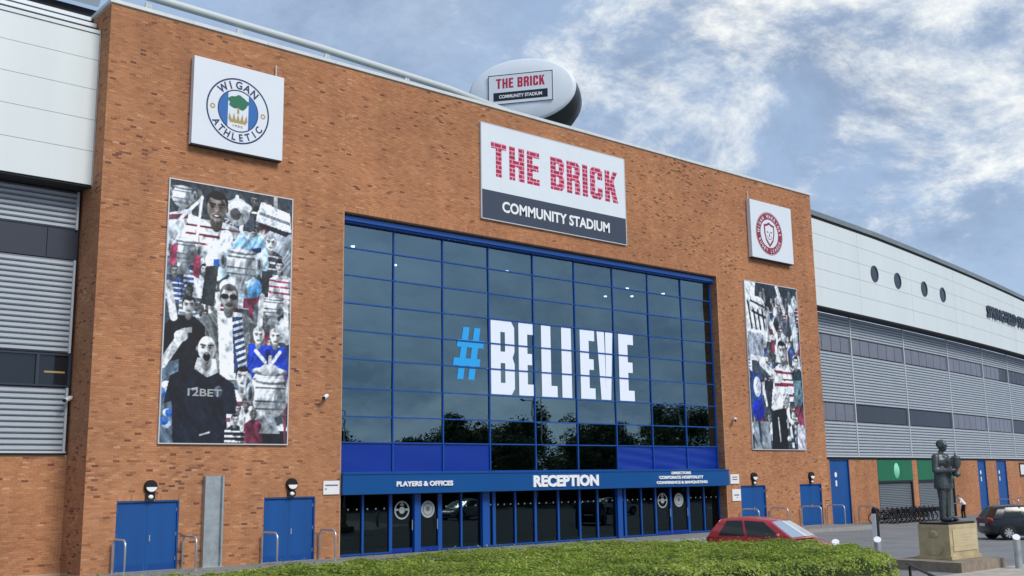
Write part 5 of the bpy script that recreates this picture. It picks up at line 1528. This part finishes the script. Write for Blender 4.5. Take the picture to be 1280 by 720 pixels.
# ================================================================== BICYCLES
def bicycle():
    t = thing('bicycle', (0, 0, 0), 'black bicycle parked in the row before the grey roller shutters', 'bicycle', 'bicycles before the roller shutters')
    for x in (-.52, .52):
        w = MB(); n = 26
        w.tube([(x + .33 * math.cos(2 * math.pi * k / n), 0, .345 + .33 * math.sin(2 * math.pi * k / n)) for k in range(n)], .034, 6, closed=True)
        wo = w.build('wheel', 'tyre', t, smooth=True, local=True)
        s_ = MB().lathe([(.035, -.05), (.035, .05)], (x, 0, .345), 'y', 10)
        for k in range(9):
            a = 2 * math.pi * k / 9
            s_.tube([(x, 0, .345), (x + .31 * math.cos(a), 0, .345 + .31 * math.sin(a))], .004, 4)
        s_.build('spokes', 'shutter', wo, local=True)
    f_ = MB()
    for a, b in (((-.52, 0, .345), (-.08, 0, .30)), ((-.08, 0, .30), (-.22, 0, .86)), ((-.22, 0, .80), (.34, 0, .84)), ((-.08, 0, .30), (.36, 0, .76)), ((-.52, 0, .345), (-.2, 0, .78)), ((.33, 0, .92), (.52, 0, .345))):
        f_.tube([a, b], .030, 6)
    f_.build('frame', 'black_metal', t, local=True)
    MB().tube([(.30, -.28, .98), (.36, -.2, 1.0), (.34, 0, 1.0), (.36, .2, 1.0), (.30, .28, .98)], .014, 6).tube([(.34, 0, 1.0), (.33, 0, .9)], .015, 6).build('handlebar', 'black_metal', t, local=True)
    MB().ell((-.25, 0, .90), (.13, .075, .035), 12, 6).build('saddle', 'black_metal', t, smooth=True, local=True)
    MB().lathe([(.09, -.01), (.09, .01)], (-.08, -.05, .30), 'y', 14).build('chainring', 'black_metal', t, local=True)
    MB().box(-.80, -.40, -.10, .10, .70, .72).build('rack', 'black_metal', t, local=True)
    MB().box(.50, .82, -.16, .16, .66, .90).build('basket', 'black_metal', t, local=True)
    return t
bk = bicycle()
for i in range(11):
    o = bk if i == 0 else copy_tree(bk)
    x = 60.9 + i * .72
    o.location = (x, .75 + .125 * (x - 60), zg(x))
    o.rotation_euler = (R(random.uniform(-6, 6)), 0, R(-62 + random.uniform(-14, 14)))

# ================================================================== BOLLARDS, RAIL
def bollard(x, y, label):
    t = thing('bollard', (x, y, -.1), label, 'bollard', 'slant topped steel bollards')
    m_ = MB(); n = 18; r = .105
    for z in (0, .93):
        for k in range(n):
            a = 2 * math.pi * k / n
            dz = (.085 * (math.cos(a) * .85 + math.sin(a) * .5)) if z > .5 else 0
            m_.v.append((x + r * math.cos(a), y + r * math.sin(a), -.1 + z + dz))
    for k in range(n): m_.f.append((k, (k + 1) % n, n + (k + 1) % n, n + k))
    m_.build('tube', 'galv', t, smooth=True)
    c_ = MB(); 
    for k in range(n):
        a = 2 * math.pi * k / n
        c_.v.append((x + (r + .006) * math.cos(a), y + (r + .006) * math.sin(a), -.1 + .937 + .085 * (math.cos(a) * .85 + math.sin(a) * .5)))
    c_.f.append(tuple(range(n))); c_.build('top_disc', 'white_paint', t)
    MB().lathe([(.16, -.1), (.16, -.085)], (x, y, 0), 'z', 18).build('collar', 'galv', t)
bollard(33.45, -19.75, 'steel bollard with a white slanted top beside the statue step')
bollard(30.0, -17.1, 'steel bollard with a white slanted top behind the hedge, beside the striped post')
bollard(28.2, -16.8, 'steel bollard with a white slanted top between the red car and the hedge')
bollard(38.2, -21.6, 'steel bollard with a white slanted top further along the tarmac edge')
t = thing('marker_post', (43.5, -9, zg(43.5)), 'black marker post with a white reflective face on the tarmac', 'post')
MB().box(43.5 - .10, 43.5 + .14, -9.1, -8.9, zg(43.5), 1.22).build('post', 'black_metal', t)
MB().box(43.5 - .118, 43.5 - .102, -9.10, -8.9, zg(43.5) + .0, 1.05).build('reflector', 'white_paint', t)
MB().ell((43.52, -9, 1.26), (.15, .13, .09)).build('cap', 'black_metal', t, smooth=True)
t = thing('knee_rail', (23.9, -21.6, -.1), 'low black tubular rail at the end of the hedge', 'rail')
MB().tube([(25.6, -20.45, .52), (25.2, -20.75, .6), (24.3, -21.4, .6), (22.7, -22.7, .6), (21.4, -23.7, .6)], .035, 8).build('rail', 'black_metal', t, smooth=True)
for x, y in ((24.75, -21.05), (22.9, -22.55)):
    MB().tube([(x, y, -.1), (x, y, .58)], .035, 8).build('post', 'black_metal', t)

# ================================================================== HEDGE
HP = [(2.5, -14.5), (9, -14.25), (16, -13.9), (19.3, -13.55), (21.4, -14.0), (23.2, -15.3), (24.3, -16.9), (24.65, -18.3), (24.3, -19.9), (23.5, -21.1), (22.4, -22.1), (20.6, -22.6), (14, -21.4), (2.5, -19.4)]
HPn = np.array(HP)
def seg_dist(px, py):
    best = np.full(px.shape, 1e9); nx = np.zeros(px.shape); ny = np.zeros(px.shape)
    for i in range(len(HPn)):
        a, b = HPn[i], HPn[(i + 1) % len(HPn)]
        d = b - a; t_ = np.clip(((px - a[0]) * d[0] + (py - a[1]) * d[1]) / (d @ d), 0, 1)
        qx, qy = px - a[0] - t_ * d[0], py - a[1] - t_ * d[1]
        dist = np.hypot(qx, qy); m = dist < best
        best = np.where(m, dist, best); nx = np.where(m, -qx, nx); ny = np.where(m, -qy, ny)
    l = np.hypot(nx, ny) + 1e-9
    return best, nx / l, ny / l
def inside(px, py):
    ins = np.zeros(px.shape, bool)
    for i in range(len(HPn)):
        x1, y1 = HPn[i]; x2, y2 = HPn[(i + 1) % len(HPn)]
        ins ^= ((y1 > py) != (y2 > py)) & (px < (x2 - x1) * (py - y1) / (y2 - y1 + 1e-12) + x1)
    return ins
def bumps(x, y):
    return .045 * np.sin(x * 1.3 + 1.1 * np.sin(y * .9)) + .04 * np.sin(y * 1.9 + x * .7) + .035 * np.sin(x * 4.1 + y * 2.3) + .03 * np.sin(y * 5.3 - x * 3.1) + .02 * np.sin(x * 9.1 + 3 * np.sin(y * 7.3))
def htop(x, y, dist): return 1.07 + .8 * bumps(x, y) - .22 * np.exp(-dist / .12)
hd = thing('hedge', (14, -18, -.1), 'broad clipped green hedge with fresh yellow green tips', 'hedge')
def scatter(n, grow_in=0.0):
    px = rng.uniform(2.5, 24.8, n); py = rng.uniform(-22.7, -13.4, n)
    k = inside(px, py); return px[k], py[k]
px, py = scatter(235000)
near = rng.random(len(px)) < np.clip((px - 3) / 4, .25, 1)
px, py = px[near], py[near]
pk = np.sin(px * 3.7 + 2.2 * np.sin(py * 2.9)) * np.sin(py * 4.3 + 1.9 * np.sin(px * 2.3)) + .5 * np.sin(px * 8.3 + py * 6.1)
kp = rng.random(len(px)) < np.where(pk > .75, .28, 1.0)                  # thin, twiggy spots
px, py = px[kp], py[kp]
d_, nx_, ny_ = seg_dist(px, py)
pz = htop(px, py, d_) - rng.exponential(.034, len(px)) + .02 + np.where(rng.random(len(px)) < .035, rng.uniform(0, .13, len(px)), 0)
nv = np.stack([nx_ * np.exp(-d_ / .2), ny_ * np.exp(-d_ / .2), np.ones_like(d_)], -1)
# sides
per = 26000
seg = HPn[np.r_[1:len(HPn), 0]] - HPn; ln = np.hypot(*seg.T); idx = rng.choice(len(HPn), per, p=ln / ln.sum()); tt = rng.random(per)
sx = HPn[idx, 0] + seg[idx, 0] * tt; sy = HPn[idx, 1] + seg[idx, 1] * tt
on = np.stack([seg[idx, 1], -seg[idx, 0]], -1) / ln[idx, None]
cen = HPn.mean(0); flip = np.sign(((np.stack([sx, sy], -1) - cen) * on).sum(1)); on *= flip[:, None]
sz = rng.uniform(-.08, .75, per); bul = .06 * np.sin(sz * 6 + sx * 2.5) - rng.exponential(.05, per) + .03
sx2 = sx + on[:, 0] * bul; sy2 = sy + on[:, 1] * bul
P_ = np.concatenate([np.stack([px, py, pz], -1), np.stack([sx2, sy2, sz], -1)]); Nn = np.concatenate([nv, np.concatenate([on, np.full((per, 1), .3)], 1)])
def leaf_mesh(name, P_, Nn, size, tone, spread=.75, aspect=.5):
    n = len(P_)
    Nn = Nn / np.linalg.norm(Nn, axis=1, keepdims=True) + rng.normal(0, spread, (n, 3)); Nn /= np.linalg.norm(Nn, axis=1, keepdims=True)
    T = rng.normal(0, 1, (n, 3)); T -= (T * Nn).sum(1, keepdims=True) * Nn; T /= np.linalg.norm(T, axis=1, keepdims=True)
    B = np.cross(Nn, T)
    s = size * rng.uniform(.65, 1.3, (n, 1))
    v = np.stack([P_ - T * s * .5, P_ + B * s * aspect * .5 + Nn * s * .10 - T * s * .05, P_ + T * s * .55, P_ - B * s * aspect * .5 + Nn * s * .10 - T * s * .05], 1).reshape(-1, 3)
    me = bpy.data.meshes.new(name)
    me.vertices.add(4 * n); me.vertices.foreach_set('co', v.astype(np.float32).ravel())
    me.loops.add(4 * n); me.loops.foreach_set('vertex_index', np.arange(4 * n, dtype=np.int32))
    me.polygons.add(n); me.polygons.foreach_set('loop_start', np.arange(0, 4 * n, 4, dtype=np.int32)); me.polygons.foreach_set('loop_total', np.full(n, 4, dtype=np.int32))
    me.update(calc_edges=True)
    a = me.attributes.new('tone', 'FLOAT', 'FACE'); a.data.foreach_set('value', tone.astype(np.float32))
    return me
cl = .5 + .5 * np.sin(P_[:, 0] * 2.1 + 2 * np.sin(P_[:, 1] * 1.7)) * np.sin(P_[:, 1] * 2.7 + 1.3 * np.sin(P_[:, 0] * 1.1))
tone = np.clip(.44 + .26 * cl + rng.normal(0, .22, len(P_)), 0, 1)
me = leaf_mesh('foliage', P_ - np.array((14, -18, -.1)), Nn, .068, tone, .36); me.materials.append(MT['leaf'])
o = obj_from_mesh('foliage', me, hd); o['kind'] = 'stuff'
# woody core
m_ = MB(); gx = np.arange(2.5, 25.0, .3); gy = np.arange(-22.8, -13.2, .3)
GX, GY_ = np.meshgrid(gx, gy, indexing='ij'); ins = inside(GX, GY_); dd, _, _ = seg_dist(GX, GY_)
zt = np.where(ins & (dd > .10), htop(GX, GY_, dd) - .15, -.12)
W_ = GY_.shape[1]
m_.v = [(float(a), float(b), float(c_)) for a, b, c_ in zip(GX.ravel(), GY_.ravel(), zt.ravel())]
for i in range(GX.shape[0] - 1):
    for j in range(W_ - 1):
        q = [i * W_ + j, (i + 1) * W_ + j, (i + 1) * W_ + j + 1, i * W_ + j + 1]
        if any(m_.v[k][2] > 0 for k in q): m_.f.append(tuple(q))
m_.build('branches', 'twig', hd)

# ================================================================== TREES AND LAMP POSTS ACROSS THE ROAD (seen in the glass)
tree_lbl = ['tall broad tree', 'slim upright tree', 'round headed tree', 'low bushy tree']
def tree(x, y, h, w, i, label):
    t = thing('tree', (x, y, zg(x)), label, 'tree', 'trees across the road')
    base = Vector((0, 0, 0)); m_ = MB()
    m_.tube([(0, 0, -.2), (.08, .05, h * .2), (.0, .1, h * .45), (.1, 0, h * .75)], [.03 * h, .024 * h, .016 * h, .005 * h], 8)
    cl_ = []
    for k in range(9):
        a = k * 2.4 + i; z0 = h * (.22 + .05 * k); r = w * random.uniform(.55, .9) * (1 - .35 * k / 9)
        e = Vector((r * math.cos(a), r * math.sin(a), z0 + h * random.uniform(.1, .2)))
        m_.tube([(0, .05, z0), (e.x * .5, e.y * .5, z0 + (e.z - z0) * .65), tuple(e)], [.010 * h, .007 * h, .002 * h], 5)
        cl_.append(e)
    m_.build('trunk', 'bark', t, local=True)
    for k in range(22):
        z = h * random.uniform(.28, .97); f_ = math.sin(math.pi * min(1, max(.05, (z / h - .15) / .88)) ** .8)
        a = random.uniform(0, 2 * math.pi); r = w * f_ * random.uniform(.2, 1)
        cl_.append(Vector((r * math.cos(a), r * math.sin(a), z)))
    pts = []
    for c_ in cl_:
        s_ = random.uniform(.10, .18) * h * (w / (h * .3)) ** .5
        q = rng.normal(0, 1, (330, 3)); q /= np.linalg.norm(q, axis=1, keepdims=True) * (1 + .0 * q[:, :1])
        q *= (rng.random((330, 1)) ** .45) * s_ * np.array((1, 1, .75))
        pts.append(q + np.array(c_))
    pts = np.concatenate(pts); pts = pts[pts[:, 2] > h * .12]
    me = leaf_mesh('crown', pts, pts - np.array((0, 0, h * .4)) + 1e-3, .30, np.clip(rng.normal(.5, .22, len(pts)), 0, 1), 1.0, .6)
    me.materials.append(MT['tree_leaf']); o = obj_from_mesh('crown', me, t); o['kind'] = 'stuff'
spec = [(52, -63, 7.4, 2.9), (58.5, -60, 9.4, 4.2), (63.5, -64, 8.6, 3.4), (69, -61, 8.8, 3.2), (75.5, -62, 10.2, 3.2), (81.5, -59, 9.0, 3.0), (87, -63, 11.2, 3.6), (94, -61, 8.8, 3.2), (101, -62, 10.2, 4.0), (109, -60, 11.4, 4.6), (118, -62, 12.2, 5.0), (127, -61, 12.0, 4.8), (84, -66, 9.0, 4.0), (97.5, -66, 9.8, 4.2), (105, -67, 10.4, 4.6), (113.5, -67, 10.8, 4.6), (66, -67, 8.0, 3.8), (78, -67, 9.0, 4.0)]
side_ = ['nearest the silver car', 'second from the silver car', 'third from the silver car', 'fourth from the silver car', 'fifth from the silver car', 'sixth from the silver car', 'seventh from the silver car', 'eighth from the silver car', 'ninth from the silver car', 'tenth from the silver car', 'eleventh from the silver car', 'last of the row'] + ['second row, behind the ' + q_ for q_ in ('sixth tree', 'eighth tree', 'ninth tree', 'tenth tree', 'third tree', 'fifth tree')]
for i, ((x, y, h, w), sd_) in enumerate(zip(spec, side_)):
    tree(x, y, h, w, i, ('broad' if w > 3.4 else 'slim') + ' leafy tree across the road, ' + sd_)
def bush_row():
    t = thing('boundary_hedge', (90, -66, -.4), 'dark boundary hedge behind the row of trees across the road', 'hedge', None)
    n = 16000
    q = np.stack([rng.uniform(-55, 55, n), rng.uniform(-.9, .9, n), rng.random(n) ** .7 * 3.4], -1)
    q[:, 2] *= 1.75 + .25 * np.sin(q[:, 0] * .6) * np.sin(q[:, 0] * .23)
    me = leaf_mesh('foliage', q, np.tile((0, .3, 1.), (n, 1)), .38, np.clip(rng.normal(.35, .2, n), 0, 1), 1.0, .7)
    me.materials.append(MT['tree_leaf']); o = obj_from_mesh('foliage', me, t); o['kind'] = 'stuff'
    MB().box(-55, 55, -.5, .5, 0, 4.3).build('branches', 'twig', t, local=True)
bush_row()
def lamp_post(x, y, h, label):
    t = thing('lamp_post', (x, y, zg(x)), label, 'lamp post', 'lamp posts across the road')
    MB().tube([(0, 0, 0), (0, 0, h * .5), (0, 0, h)], [.10, .08, .06], 10).build('column', 'galv', t, local=True)
    MB().tube([(0, 0, h), (-.5, 0, h + .12), (-1.1, 0, h + .12)], .045, 8).build('arm', 'galv', t, local=True)
    MB().ell((-1.35, 0, h + .10), (.38, .14, .09), 12, 8).build('lantern', 'black_metal', t, smooth=True, local=True)
lamp_post(53.5, -50, 9.8, 'grey lamp post near the silver car')
lamp_post(79, -52, 12.6, 'tall grey lamp post midway along the trees')
lamp_post(106, -54, 11.5, 'grey lamp post near the far end of the trees')
